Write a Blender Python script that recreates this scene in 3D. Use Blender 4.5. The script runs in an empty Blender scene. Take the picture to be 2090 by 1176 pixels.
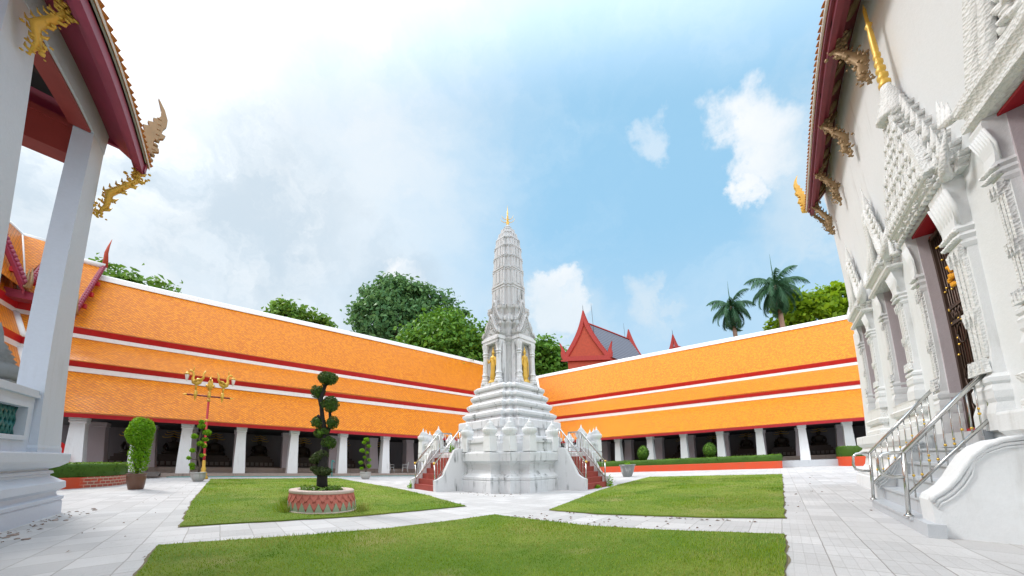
import bpy, math, random
import numpy as np
from mathutils import Vector, Matrix, noise as mnoise
random.seed(7); rng = np.random.default_rng(11)
S = bpy.context.scene
COL = S.collection
PI = math.pi
# ------------------------------------------------------------------ camera
cam = bpy.data.cameras.new('camera'); camo = bpy.data.objects.new('camera', cam); COL.objects.link(camo)
cam.type = 'PANO'; cam.panorama_type = 'FISHEYE_LENS_POLYNOMIAL'
cam.sensor_fit = 'HORIZONTAL'; cam.sensor_width = 36.0; cam.fisheye_fov = math.radians(175)
_f, _a, _b, _c = 742.725284, 0.38089, -0.556736, 0.138531
_s = 2090/36/_f
cam.fisheye_polynomial_k0 = 0.0
cam.fisheye_polynomial_k1 = -_s
cam.fisheye_polynomial_k2 = -_a*_s**2
cam.fisheye_polynomial_k3 = -_b*_s**3
cam.fisheye_polynomial_k4 = -_c*_s**4
cam.shift_y = 285.633/1176
cam.clip_start = .05; cam.clip_end = 3000
_R = ((0.6880722805, 0.0661562149, 0.7226201575), (-0.7255405422, 0.0793870030, 0.6835851267), (-0.0121432440, -0.9946461979, 0.1026230122))
camo.matrix_world = Matrix(((_R[0][0], -_R[0][1], -_R[0][2], 0), (_R[1][0], -_R[1][1], -_R[1][2], 0), (_R[2][0], -_R[2][1], -_R[2][2], 1.0), (0, 0, 0, 1)))
S.camera = camo
# ------------------------------------------------------------------ light
S.view_settings.view_transform = 'Standard'; S.view_settings.look = 'None'
S.view_settings.exposure = 0.42; S.view_settings.gamma = 1.0
SUN_EL, SUN_DIR = math.radians(46), Vector((-.42, .91, 0)).normalized()
sun = bpy.data.lights.new('sun', 'SUN'); suno = bpy.data.objects.new('sun', sun); COL.objects.link(suno)
sun.energy = 1.6; sun.angle = math.radians(12); sun.color = (1.0, .97, .93)
_sd = Vector((SUN_DIR.x*math.cos(SUN_EL), SUN_DIR.y*math.cos(SUN_EL), math.sin(SUN_EL)))
suno.rotation_euler = _sd.to_track_quat('Z', 'Y').to_euler()

class NT:
    """small helper for building node graphs"""
    def __init__(s, tree): s.t = tree; s.n = tree.nodes; s.l = tree.links
    def new(s, kind, **kw):
        n = s.n.new(kind)
        for k, v in kw.items(): setattr(n, k, v)
        return n
    def put(s, sock, v):
        if v is None: return
        if hasattr(v, 'is_output') or hasattr(v, 'links'): s.l.new(v, sock)
        else: sock.default_value = v
    def m(s, op, a, b=None, c=None, clamp=False):
        n = s.new('ShaderNodeMath', operation=op); n.use_clamp = clamp
        s.put(n.inputs[0], a); s.put(n.inputs[1], b); s.put(n.inputs[2], c)
        return n.outputs[0]
    def vm(s, op, a, b=None, out=0, scale=None):
        n = s.new('ShaderNodeVectorMath', operation=op); s.put(n.inputs[0], a); s.put(n.inputs[1], b)
        if scale is not None: s.put(n.inputs[3], scale)
        return n.outputs[out]
    def mix(s, f, a, b, mode='MIX'):
        n = s.new('ShaderNodeMix', data_type='RGBA', blend_type=mode)
        s.put(n.inputs[0], f); s.put(n.inputs[6], a); s.put(n.inputs[7], b)
        return n.outputs[2]
    def ramp(s, f, lo, hi, smooth=True):
        n = s.new('ShaderNodeMapRange', interpolation_type='SMOOTHSTEP' if smooth else 'LINEAR'); n.clamp = True
        s.put(n.inputs[0], f); n.inputs[1].default_value = lo; n.inputs[2].default_value = hi
        return n.outputs[0]
    def noise(s, vec, scale, detail=4, rough=.55, dist=0, out=0):
        n = s.new('ShaderNodeTexNoise'); s.put(n.inputs['Vector'], vec); s.put(n.inputs['Scale'], scale); n.inputs['Detail'].default_value = detail
        n.inputs['Roughness'].default_value = rough; n.inputs['Distortion'].default_value = dist
        return n.outputs[out]

# ------------------------------------------------------------------ sky with clouds
W = bpy.data.worlds.new('World'); S.world = W; W.use_nodes = True
g = NT(W.node_tree); g.n.clear()
sky = g.new('ShaderNodeTexSky'); sky.sky_type = 'NISHITA'; sky.sun_disc = False
sky.sun_elevation = SUN_EL; sky.sun_rotation = math.atan2(SUN_DIR.x, SUN_DIR.y); sky.altitude = 0; sky.air_density = 1.0; sky.dust_density = 1.6; sky.ozone_density = 1.2
tc = g.new('ShaderNodeTexCoord')
D = g.vm('NORMALIZE', tc.outputs['Generated'])
warp = g.noise(D, 3.2, 6, .62, 0, 1)
warp2 = g.noise(D, 11.0, 5, .65, 0, 1)
w1 = g.vm('SCALE', g.vm('SUBTRACT', warp, (.5, .5, .5)), scale=.26)
w2 = g.vm('SCALE', g.vm('SUBTRACT', warp2, (.5, .5, .5)), scale=.13)
DW = g.vm('NORMALIZE', g.vm('ADD', D, g.vm('ADD', w1, w2)))
def blob(d, r0, r1, vec=None):
    v = Vector(d).normalized()
    dot = g.vm('DOT_PRODUCT', vec if vec is not None else DW, tuple(v), out=1)
    return g.ramp(dot, math.cos(r1), math.cos(r0))
def mx(*a):
    o = a[0]
    for b in a[1:]: o = g.m('MAXIMUM', o, b)
    return o
SK = g.vm('SCALE', sky.outputs[0], scale=.105)
SK = g.mix(.85, SK, (.285, .530, .735, 1))
wisp = g.ramp(g.noise(g.vm('MULTIPLY', DW, (1.0, 1.0, 2.6)), 2.4, 7, .62, .4), .42, .78)
SK = g.mix(g.m('MULTIPLY', wisp, .34), SK, (.56, .68, .77, 1))
SK = g.mix(g.m('MULTIPLY', g.ramp(g.vm('DOT_PRODUCT', D, (0, 0, 1), out=1), .62, .30), .55), SK, (.45, .59, .71, 1))
# thin bright overcast towards the sun on the left
veil = blob((-.32, .66, .62), .30, 1.02)
SK = g.mix(g.m('MULTIPLY', veil, g.m('ADD', .50, g.m('MULTIPLY', g.ramp(g.noise(DW, 3.0, 7, .6, .3), .34, .64), .42))), SK, (.71, .735, .755, 1))
glow = blob((-.30, .66, .69), .0, .34, D)
SK = g.mix(g.m('MULTIPLY', glow, .8), SK, (1.3, 1.3, 1.29, 1))
low = blob((.15, .88, .35), .25, .75)
SK = g.mix(g.m('MULTIPLY', low, .55), SK, (.63, .69, .74, 1))
# grey undersides
gn = g.ramp(g.noise(DW, 5.5, 6, .6), .34, .60)
grey = mx(blob((.012, .838, .545), .06, .30), blob((-.166, .81, .563), .02, .15), blob((-.165, .861, .48), .02, .13), blob((-.315, .815, .487), .06, .24), blob((.36, .80, .47), .03, .2))
SK = g.mix(g.m('MULTIPLY', g.m('MULTIPLY', grey, gn), .70), SK, (.42, .52, .61, 1))
# bright cumulus
cn = g.ramp(g.noise(DW, 7.0, 7, .62), .30, .52)
cum = mx(blob((.711, -.047, .70), .0, .095), blob((.76, -.03, .655), .0, .085), blob((.790, .0126, .616), .012, .05), g.m('MULTIPLY', blob((.66, .12, .742), .0, .06), .45), blob((.74, .50, .44), .05, .085), blob((.72, .53, .468), .02, .06), blob((.70, .50, .50), .03, .07), blob((.363, .776, .515), .02, .07))
SK = g.mix(g.m('MULTIPLY', cum, g.m('ADD', g.m('MULTIPLY', cn, .6), .4), clamp=True), SK, (.74, .76, .78, 1))
haze = mx(blob((.73, .57, .37), .05, .24), blob((.856, .27, .44), .02, .10), blob((.82, -.2, .62), .02, .25))
SK = g.mix(g.m('MULTIPLY', haze, g.m('MULTIPLY', cn, .75)), SK, (.54, .63, .70, 1))
# unseen sky behind and above the camera, brightness added to lift the shading
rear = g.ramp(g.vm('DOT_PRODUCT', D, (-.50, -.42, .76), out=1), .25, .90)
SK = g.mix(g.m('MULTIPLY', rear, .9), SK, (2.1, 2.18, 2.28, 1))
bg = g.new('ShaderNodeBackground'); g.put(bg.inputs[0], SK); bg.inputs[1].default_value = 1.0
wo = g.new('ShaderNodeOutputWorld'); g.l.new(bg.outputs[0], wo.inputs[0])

# ------------------------------------------------------------------ materials
MATS = {}
def mat(name, build, rough=.7, metal=0.0, spec=.5):
    if name in MATS: return MATS[name]
    m = bpy.data.materials.new(name); m.use_nodes = True
    t = NT(m.node_tree); b = t.n['Principled BSDF']
    b.inputs['Roughness'].default_value = rough; b.inputs['Metallic'].default_value = metal; b.inputs['Specular IOR Level'].default_value = spec
    if callable(build): build(t, b)
    else:
        # plain paint with slight mottling
        geo = t.new('ShaderNodeNewGeometry')
        n1 = t.ramp(t.noise(geo.outputs['Position'], 3.1, 6, .6), .3, .75)
        c = build
        t.put(b.inputs['Base Color'], t.mix(n1, (c[0]*.86, c[1]*.86, c[2]*.86, 1), (min(1, c[0]*1.07), min(1, c[1]*1.07), min(1, c[2]*1.07), 1)))
    MATS[name] = m
    return m
def bump(t, b, h, strength=.3, dist=.02):
    n = t.new('ShaderNodeBump'); n.inputs['Strength'].default_value = strength; n.inputs['Distance'].default_value = dist
    t.put(n.inputs['Height'], h); t.l.new(n.outputs[0], b.inputs['Normal'])
def plaster(base, dirt, amount, streak=1.0, carve=0.0):
    def f(t, b):
        geo = t.new('ShaderNodeNewGeometry'); P = geo.outputs['Position']
        st = t.noise(t.vm('MULTIPLY', P, (5.5, 5.5, .55)), 1.0, 6, .62)
        bl = t.noise(P, 1.3, 6, .6)
        d = t.m('MULTIPLY', t.ramp(st, .50, .78), t.ramp(bl, .40, .70))
        d = t.m('MULTIPLY', d, amount*streak, clamp=True)
        fine = t.ramp(t.noise(P, 22, 4, .6), .25, .8)
        col = t.mix(fine, tuple(x*.95 for x in base)+(1,), tuple(base)+(1,))
        broad = t.ramp(t.noise(P, .7, 4, .5), .3, .7)
        col = t.mix(t.m('MULTIPLY', broad, .35), col, tuple(x*.92 for x in base)+(1,))
        t.put(b.inputs['Base Color'], t.mix(d, col, tuple(dirt)+(1,)))
        h = t.noise(P, 35, 5, .65)
        if carve:
            v = t.new('ShaderNodeTexVoronoi', feature='F1'); t.put(v.inputs['Vector'], P); v.inputs['Scale'].default_value = carve
            h = t.m('ADD', t.m('MULTIPLY', v.outputs['Distance'], 1.2), t.m('MULTIPLY', h, .3))
            bump(t, b, h, .55, .018)
        else: bump(t, b, h, .22, .012)
    return f
M_WHITE = mat('white_plaster', plaster((.77, .79, .80), (.34, .32, .29), .55), .75)
M_PRANG = mat('weathered_white_plaster', plaster((.69, .705, .72), (.17, .18, .18), 1.9), .8)
M_TOWER = mat('lichen_grey_plaster', plaster((.50, .515, .52), (.12, .13, .12), 2.0), .85)
M_CARVED = mat('carved_stucco', plaster((.78, .79, .78), (.30, .31, .29), .7, 1, 34), .8)
M_CARVEDT = mat('carved_grey_stucco', plaster((.50, .51, .51), (.14, .15, .14), 1.4, 1, 26), .85)
M_PAV = mat('shade_blue_wall_paint', plaster((.585, .64, .725), (.36, .38, .38), .35), .6)  # white pavilion walls with their cool blue shade put into the colour
M_MAUVE = mat('mauve_wall_paint', plaster((.56, .50, .53), (.42, .36, .38), .6), .8)
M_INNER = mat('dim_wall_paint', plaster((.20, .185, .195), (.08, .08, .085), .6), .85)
M_TRIM = mat('white_roof_trim', plaster((.80, .79, .77), (.42, .40, .38), .5), .6)
M_RED = mat('red_paint', (.50, .012, .022), .4)
M_CRIM = mat('crimson_soffit_paint', (.42, .005, .015), .5)
M_MAROON = mat('maroon_paint', (.20, .022, .035), .42)
M_MAROONB = mat('russet_beam_paint', (.27, .04, .032), .45)
M_MAROON2 = mat('plum_paint', (.31, .035, .075), .4)
M_ORED = mat('orange_red_paint', (.62, .075, .03), .55)
M_BRED = mat('brick_red_gable_paint', (.40, .052, .018), .7)
M_STEP = mat('red_step_paint', (.33, .06, .045), .7)
M_GOLD = mat('gold_leaf', (.78, .50, .10), .34, .75)
M_GOLDP = mat('gold_paint', (.72, .45, .07), .42, .25)
M_OLDGOLD = mat('tarnished_gold', (.34, .23, .12), .5, .35)
M_DOORL = mat('lacquered_door', (.09, .03, .02), .4)
M_STEEL = mat('stainless_steel', (.62, .62, .60), .22, 1.0)
M_DARK = mat('dark_wood', (.035, .025, .022), .6)
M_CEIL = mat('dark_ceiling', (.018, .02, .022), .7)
M_BRONZE = mat('grille_iron', (.10, .065, .05), .4, .5)
M_STONE = mat('grey_stone', plaster((.22, .24, .25), (.08, .09, .09), .9), .8)
M_PLAST = mat('white_plastic', (.75, .75, .74), .4)
M_REDCLOTH = mat('red_cloth', (.65, .012, .012), .7)
M_TEAL = mat('teal_glazed_tile', (.02, .16, .15), .25)
M_HOSE = mat('teal_hose', (.04, .34, .33), .45)
M_SOIL = mat('dark_soil', (.05, .035, .025), .95)
M_BARK = mat('brown_bark', plaster((.10, .075, .055), (.03, .025, .02), .8), .9)
M_BARKD = mat('dark_trunk', (.018, .016, .015), .85)
M_PALMBARK = mat('palm_trunk_bark', plaster((.26, .17, .12), (.10, .07, .05), .8), .9)
M_SLATE = mat('slate_roof_tile', (.10, .11, .14), .6)
M_CERAM = mat('grey_ceramic', plaster((.42, .42, .40), (.12, .12, .11), 1.3), .4)
M_JAR = mat('brown_glazed_clay', (.13, .06, .035), .35)
M_TERRA = mat('coral_scale_paint', plaster((.58, .17, .13), (.30, .10, .08), .8), .6)
M_RIM = mat('pale_pink_concrete', plaster((.62, .50, .44), (.35, .28, .24), .8), .8)
M_LOTUS = mat('sage_green_petal_paint', plaster((.37, .46, .34), (.20, .26, .20), .8), .7)
M_STEPST = mat('grey_marble', plaster((.52, .55, .58), (.22, .24, .26), 1.1), .35)
M_GLASS = mat('frosted_lamp_glass', (.82, .74, .70), .2)
M_YFLOWER = mat('marigold_flower', (.85, .38, .01), .7)
M_PLATF = mat('worn_concrete', plaster((.36, .29, .25), (.10, .09, .08), 1.3), .9)
M_MATT = mat('woven_mat', (.11, .095, .085), .85)
M_SHRINE = mat('dark_lacquer', (.07, .045, .035), .5)
M_BLUE = mat('blue_tarp', (.015, .05, .16), .5)

def tile_build(t, b):
    uv = t.new('ShaderNodeUVMap'); uv.uv_map = 'UVMap'
    sx = t.new('ShaderNodeSeparateXYZ'); t.l.new(uv.outputs[0], sx.inputs[0])
    u, v = sx.outputs[0], sx.outputs[1]
    k = 1/.21
    p = t.m('ADD', t.m('MULTIPLY', u, k), t.m('MULTIPLY', v, k)); q = t.m('SUBTRACT', t.m('MULTIPLY', u, k), t.m('MULTIPLY', v, k))
    fp, fq = t.m('FRACT', p), t.m('FRACT', q)
    cid = t.new('ShaderNodeCombineXYZ'); t.put(cid.inputs[0], t.m('FLOOR', p)); t.put(cid.inputs[1], t.m('FLOOR', q))
    wn = t.new('ShaderNodeTexWhiteNoise', noise_dimensions='2D'); t.l.new(cid.outputs[0], wn.inputs['Vector'])
    rnd = wn.outputs['Value']
    ep = t.m('ABSOLUTE', t.m('SUBTRACT', fp, .5)); eq = t.m('ABSOLUTE', t.m('SUBTRACT', fq, .5))
    edge = t.ramp(t.m('MAXIMUM', ep, eq), .36, .49)
    # lower corner of the scale (towards the eave) has a lip highlight painted into its colour
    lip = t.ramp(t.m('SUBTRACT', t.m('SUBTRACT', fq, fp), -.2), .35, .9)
    base = t.mix(rnd, (.62, .16, .0, 1), (.82, .27, .0, 1))
    geo = t.new('ShaderNodeNewGeometry')
    pat = t.ramp(t.noise(geo.outputs['Position'], .45, 5, .6), .35, .68)
    base = t.mix(t.m('MULTIPLY', pat, .15), base, (.72, .21, .001, 1))
    dk = t.ramp(t.noise(geo.outputs['Position'], .9, 5, .65), .55, .82)
    base = t.mix(t.m('MULTIPLY', dk, .10), base, (.40, .12, .01, 1))
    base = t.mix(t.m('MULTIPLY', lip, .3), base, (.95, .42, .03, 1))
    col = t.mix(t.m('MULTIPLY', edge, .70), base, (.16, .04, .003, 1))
    t.put(b.inputs['Base Color'], col)
    h = t.m('ADD', t.m('MULTIPLY', t.m('SUBTRACT', fq, fp), .5), t.m('MULTIPLY', t.m('SUBTRACT', 1, edge), .4))
    h = t.m('ADD', h, t.m('MULTIPLY', t.m('MULTIPLY', t.m('SUBTRACT', rnd, .5), fp), .8))
    bump(t, b, h, .5, .03)
    b.inputs['Coat Weight'].default_value = .05; b.inputs['Coat Roughness'].default_value = .3; b.inputs['Specular IOR Level'].default_value = .22
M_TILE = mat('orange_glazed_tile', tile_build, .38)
def slate_build(t, b):
    uv = t.new('ShaderNodeUVMap'); uv.uv_map = 'UVMap'
    sx = t.new('ShaderNodeSeparateXYZ'); t.l.new(uv.outputs[0], sx.inputs[0])
    f = t.m('FRACT', t.m('MULTIPLY', sx.outputs[1], 1/.42))
    e = t.ramp(t.m('ABSOLUTE', t.m('SUBTRACT', f, .5)), .28, .46)
    t.put(b.inputs['Base Color'], t.mix(e, (.17, .18, .22, 1), (.05, .055, .075, 1)))
    bump(t, b, f, .6, .06)
M_SLATE = mat('slate_blue_tile_rows', slate_build, .6)
def paving_build(t, b):
    geo = t.new('ShaderNodeNewGeometry'); P = geo.outputs['Position']
    wob = t.vm('SCALE', t.vm('SUBTRACT', t.noise(P, 2.0, 3, .5, 0, 1), (.5, .5, .5)), scale=.03)
    br = t.new('ShaderNodeTexBrick'); br.offset = .5; t.put(br.inputs['Vector'], t.vm('ADD', P, wob))
    br.inputs['Scale'].default_value = 1.0; br.inputs['Brick Width'].default_value = .40; br.inputs['Row Height'].default_value = .40; br.offset = .0
    br.inputs['Mortar Size'].default_value = .007; br.inputs['Mortar Smooth'].default_value = .6; br.inputs['Bias'].default_value = 0
    br.inputs['Color1'].default_value = (.62, .615, .615, 1); br.inputs['Color2'].default_value = (.47, .468, .47, 1); br.inputs['Mortar'].default_value = (.34, .325, .31, 1)
    lg = t.ramp(t.noise(P, .55, 6, .6), .3, .7)
    col = t.mix(t.m('MULTIPLY', lg, .42), br.outputs['Color'], (.45, .44, .43, 1))
    stk = t.ramp(t.noise(t.vm('MULTIPLY', P, (1.2, 14, 1)), 1.6, 6, .7), .50, .78)
    col = t.mix(t.m('MULTIPLY', stk, .30), col, (.40, .385, .37, 1))
    b3 = t.new('ShaderNodeTexBrick'); t.put(b3.inputs['Vector'], t.vm('ADD', P, wob)); b3.inputs['Scale'].default_value = 1; b3.inputs['Brick Width'].default_value = .20; b3.inputs['Row Height'].default_value = .10; b3.inputs['Mortar Size'].default_value = .006; b3.inputs['Mortar Smooth'].default_value = .8
    b3.inputs['Color1'].default_value = (1, 1, 1, 1); b3.inputs['Color2'].default_value = (.90, .90, .90, 1); b3.inputs['Mortar'].default_value = (.72, .71, .70, 1)
    col = t.mix(t.m('MULTIPLY', t.ramp(t.noise(P, .35, 3, .5), .40, .60), .7), col, t.mix(1.0, col, b3.outputs['Color'], 'MULTIPLY'))
    sp = t.ramp(t.noise(P, 7, 6, .7), .52, .8)
    col = t.mix(t.m('MULTIPLY', sp, .4), col, (.36, .34, .32, 1))
    stn = t.ramp(t.noise(t.vm('MULTIPLY', P, (1, 1, 1)), 1.7, 8, .7, .6), .60, .78)
    col = t.mix(t.m('MULTIPLY', stn, .30), col, (.28, .24, .20, 1))
    fine = t.noise(P, 60, 4, .7)
    col = t.mix(t.m('MULTIPLY', t.ramp(fine, .5, .8), .25), col, (.74, .73, .72, 1))
    t.put(b.inputs['Base Color'], col)
    bump(t, b, t.m('ADD', t.m('MULTIPLY', br.outputs['Fac'], -1.0), t.m('MULTIPLY', fine, .5)), .45, .012)
M_PAVE = mat('white_concrete_paver', paving_build, .8)
def lawn_build(t, b):
    geo = t.new('ShaderNodeNewGeometry'); P = geo.outputs['Position']
    a = t.ramp(t.noise(P, .55, 6, .62, .5), .36, .66)
    col = t.mix(a, (.13, .26, .010, 1), (.27, .36, .04, 1))
    dry = t.ramp(t.noise(t.vm('ADD', P, (13, 4, 0)), .8, 6, .65), .52, .72)
    col = t.mix(t.m('MULTIPLY', dry, .7), col, (.42, .38, .14, 1))
    fine = t.ramp(t.noise(P, 40, 5, .75), .3, .75)
    col = t.mix(fine, t.mix(.30, col, (.05, .09, .006, 1)), col)
    t.put(b.inputs['Base Color'], col)
    bump(t, b, t.noise(P, 55, 5, .75), .8, .05)
M_LAWN = mat('lawn_turf', lawn_build, .9)
def brickbed_build(t, b):
    geo = t.new('ShaderNodeNewGeometry'); P = geo.outputs['Position']
    sx = t.new('ShaderNodeSeparateXYZ'); t.l.new(P, sx.inputs[0])
    cb = t.new('ShaderNodeCombineXYZ'); t.put(cb.inputs[0], t.m('ADD', sx.outputs[0], sx.outputs[1])); t.put(cb.inputs[1], sx.outputs[2])
    br = t.new('ShaderNodeTexBrick'); t.l.new(cb.outputs[0], br.inputs['Vector']); br.inputs['Scale'].default_value = 1
    br.inputs['Brick Width'].default_value = .26; br.inputs['Row Height'].default_value = .105; br.inputs['Mortar Size'].default_value = .014
    br.inputs['Color1'].default_value = (.46, .055, .03, 1); br.inputs['Color2'].default_value = (.34, .10, .07, 1); br.inputs['Mortar'].default_value = (.52, .40, .30, 1)
    paint = (.60, .060, .012, 1)
    wear = t.m('MULTIPLY', t.ramp(sx.outputs[0], -4.05, -3.85), t.ramp(t.noise(P, 2.5, 4, .6), .36, .42))
    wear = t.m('MULTIPLY', wear, t.ramp(sx.outputs[0], 1.0, 0.0))
    fade = t.mix(t.ramp(t.noise(P, 3, 5, .6), .35, .75), paint, (.52, .075, .025, 1))
    t.put(b.inputs['Base Color'], t.mix(wear, fade, br.outputs['Color']))
    bump(t, b, br.outputs['Fac'], .25, -.01)
M_BED = mat('orange_red_brick_kerb', brickbed_build, .65)
def leaf(name, c1, c2, rough=.5, trans=.25):
    def f(t, b):
        geo = t.new('ShaderNodeNewGeometry')
        c = t.mix(geo.outputs['Random Per Island'], c1+(1,), c2+(1,))
        big = t.ramp(t.noise(geo.outputs['Position'], .5, 4, .6), .35, .68)
        t.put(b.inputs['Base Color'], t.mix(t.m('MULTIPLY', big, .4), c, tuple(x*.7 for x in c1)+(1,)))
        b.inputs['Specular IOR Level'].default_value = .25
        tr = t.new('ShaderNodeBsdfTranslucent'); t.put(tr.inputs[0], t.mix(.5, c, (c2[0]*1.5, c2[1]*1.4, c2[2], 1)))
        ms = t.new('ShaderNodeMixShader'); ms.inputs[0].default_value = trans
        out = t.n['Material Output']; t.l.new(b.outputs[0], ms.inputs[1]); t.l.new(tr.outputs[0], ms.inputs[2]); t.l.new(ms.outputs[0], out.inputs[0])
    return mat(name, f, rough)
def blade_build(t, b):
    geo = t.new('ShaderNodeNewGeometry'); P = geo.outputs['Position']
    c = t.mix(geo.outputs['Random Per Island'], (.18, .33, .011, 1), (.33, .43, .038, 1))
    dry = t.ramp(t.noise(P, .62, 6, .65, .4), .38, .58)
    dry = t.m('MULTIPLY', dry, t.ramp(geo.outputs['Random Per Island'], .15, .75))
    c = t.mix(t.m('MULTIPLY', dry, .85), c, (.47, .44, .15, 1))
    lush = t.ramp(t.noise(t.vm('ADD', P, (31, 7, 0)), .8, 4, .6), .52, .66)
    c = t.mix(t.m('MULTIPLY', lush, .8), c, (.075, .22, .006, 1))
    t.put(b.inputs['Base Color'], c); b.inputs['Specular IOR Level'].default_value = .2
    tr = t.new('ShaderNodeBsdfTranslucent'); t.put(tr.inputs[0], c)
    ms = t.new('ShaderNodeMixShader'); ms.inputs[0].default_value = .35
    t.l.new(b.outputs[0], ms.inputs[1]); t.l.new(tr.outputs[0], ms.inputs[2]); t.l.new(ms.outputs[0], t.n['Material Output'].inputs[0])
L_GRASS = mat('grass_blade', blade_build, .6)
L_DARK = leaf('deep_green_leaf', (.05, .16, .018), (.17, .33, .035))
L_MID = leaf('mid_green_leaf', (.07, .18, .024), (.20, .34, .05))
L_BLUE = leaf('bluish_green_leaf', (.05, .15, .055), (.16, .29, .10))
L_YEL = leaf('yellow_green_leaf', (.10, .22, .008), (.30, .44, .02), .5, .4)
L_PALM = leaf('palm_leaflet', (.026, .095, .045), (.075, .175, .085))
L_HEDGE = leaf('clipped_hedge_leaf', (.040, .11, .012), (.10, .20, .022))
L_HTOP = leaf('hedge_lit_top_leaf', (.11, .24, .014), (.20, .34, .025))  # brighter green: light on the hedge top put into the leaf colour
L_TOPI = leaf('topiary_leaf', (.034, .085, .018), (.11, .19, .035))
L_BUSH = leaf('bright_potted_leaf', (.11, .30, .010), (.27, .50, .02), .45, .4)
M_DRY = mat('dry_leaf_litter', (.16, .08, .03), .9)

# ------------------------------------------------------------------ mesh helpers
class MB:
    def __init__(s): s.v = []; s.f = []; s.uv = {}; s.sm = []
    def add(s, vs, fs, smooth=False, M=None):
        o = len(s.v)
        for p in vs:
            p = Vector(p)
            s.v.append(tuple(M @ p) if M is not None else tuple(p))
        for f in fs: s.f.append(tuple(i+o for i in f)); s.sm.append(smooth)
        return s
    def box(s, lo, hi, M=None):
        x0, y0, z0 = lo; x1, y1, z1 = hi
        vs = [(x0,y0,z0),(x1,y0,z0),(x1,y1,z0),(x0,y1,z0),(x0,y0,z1),(x1,y0,z1),(x1,y1,z1),(x0,y1,z1)]
        return s.add(vs, [(0,3,2,1),(4,5,6,7),(0,1,5,4),(1,2,6,5),(2,3,7,6),(3,0,4,7)], False, M)
    def rings(s, rings, cap=True, smooth=False, M=None, closed=True):
        n = len(rings[0]); vs = [p for r in rings for p in r]; fs = []
        for i in range(len(rings)-1):
            for j in range(n if closed else n-1):
                k = (j+1) % n; fs.append((i*n+j, i*n+k, (i+1)*n+k, (i+1)*n+j))
        if cap and closed:
            fs.append(tuple(reversed(range(n)))); fs.append(tuple(range((len(rings)-1)*n, len(rings)*n)))
        return s.add(vs, fs, smooth, M)
    def lathe(s, prof, n=16, c=(0,0,0), smooth=True, M=None, sx=1, sy=1):
        return s.rings([[(c[0]+r*sx*math.cos(2*PI*j/n), c[1]+r*sy*math.sin(2*PI*j/n), c[2]+z) for j in range(n)] for r, z in prof], True, smooth, M)
    def tube(s, path, rad, n=8, smooth=True, M=None, flat=1.0):
        P = [Vector(p) for p in path]; rs = rad if hasattr(rad, '__len__') else [rad]*len(P); R = []
        ref = None
        for i, p in enumerate(P):
            d = (P[min(i+1, len(P)-1)]-P[max(i-1, 0)]).normalized()
            if ref is None:
                ref = Vector((0,0,1)) if abs(d.z) < .9 else Vector((1,0,0))
            a = d.cross(ref).normalized(); b2 = a.cross(d).normalized(); ref = b2
            R.append([tuple(p+a*(rs[i]*math.cos(2*PI*j/n))+b2*(rs[i]*flat*math.sin(2*PI*j/n))) for j in range(n)])
        return s.rings(R, True, smooth, M)
    def prism(s, poly, depth, M):
        """polygon in local xy extruded along local z from 0 to depth"""
        n = len(poly)
        A = [(x, y, 0) for x, y in poly]+[(x, y, depth) for x, y in poly]
        fs = [tuple(reversed(range(n))), tuple(range(n, 2*n))]+[(j, (j+1) % n, n+(j+1) % n, n+j) for j in range(n)]
        return s.add(A, fs, False, M)
    def quad(s, a, b, c, d, uv=None):
        o = len(s.v); s.v += [tuple(a), tuple(b), tuple(c), tuple(d)]; s.f.append((o, o+1, o+2, o+3)); s.sm.append(False)
        if uv: s.uv[len(s.f)-1] = uv
        return s
    def ball(s, c, r, sub=2, amp=0, seed=0, smooth=True):
        import bmesh
        bm = bmesh.new(); bmesh.ops.create_icosphere(bm, subdivisions=sub, radius=1)
        rr = r if hasattr(r, '__len__') else (r, r, r); o = len(s.v)
        for v in bm.verts:
            q = 1+amp*mnoise.noise(v.co*2.2+Vector((seed*3.1, seed, 0)))
            s.v.append((c[0]+v.co.x*rr[0]*q, c[1]+v.co.y*rr[1]*q, c[2]+v.co.z*rr[2]*q))
        for f in bm.faces: s.f.append(tuple(v.index+o for v in f.verts)); s.sm.append(smooth)
        bm.free(); return s
    def build(s, name, m, parent=None):
        me = bpy.data.meshes.new(name); me.from_pydata(s.v, [], s.f); me.update()
        me.polygons.foreach_set('use_smooth', s.sm)
        if s.uv:
            ul = me.uv_layers.new(name='UVMap')
            for fi, uv in s.uv.items():
                p = me.polygons[fi]
                for k, li in enumerate(p.loop_indices): ul.data[li].uv = uv[k]
        me.materials.append(m)
        o = bpy.data.objects.new(name, me); COL.objects.link(o)
        if parent is not None: o.parent = parent
        return o
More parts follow.
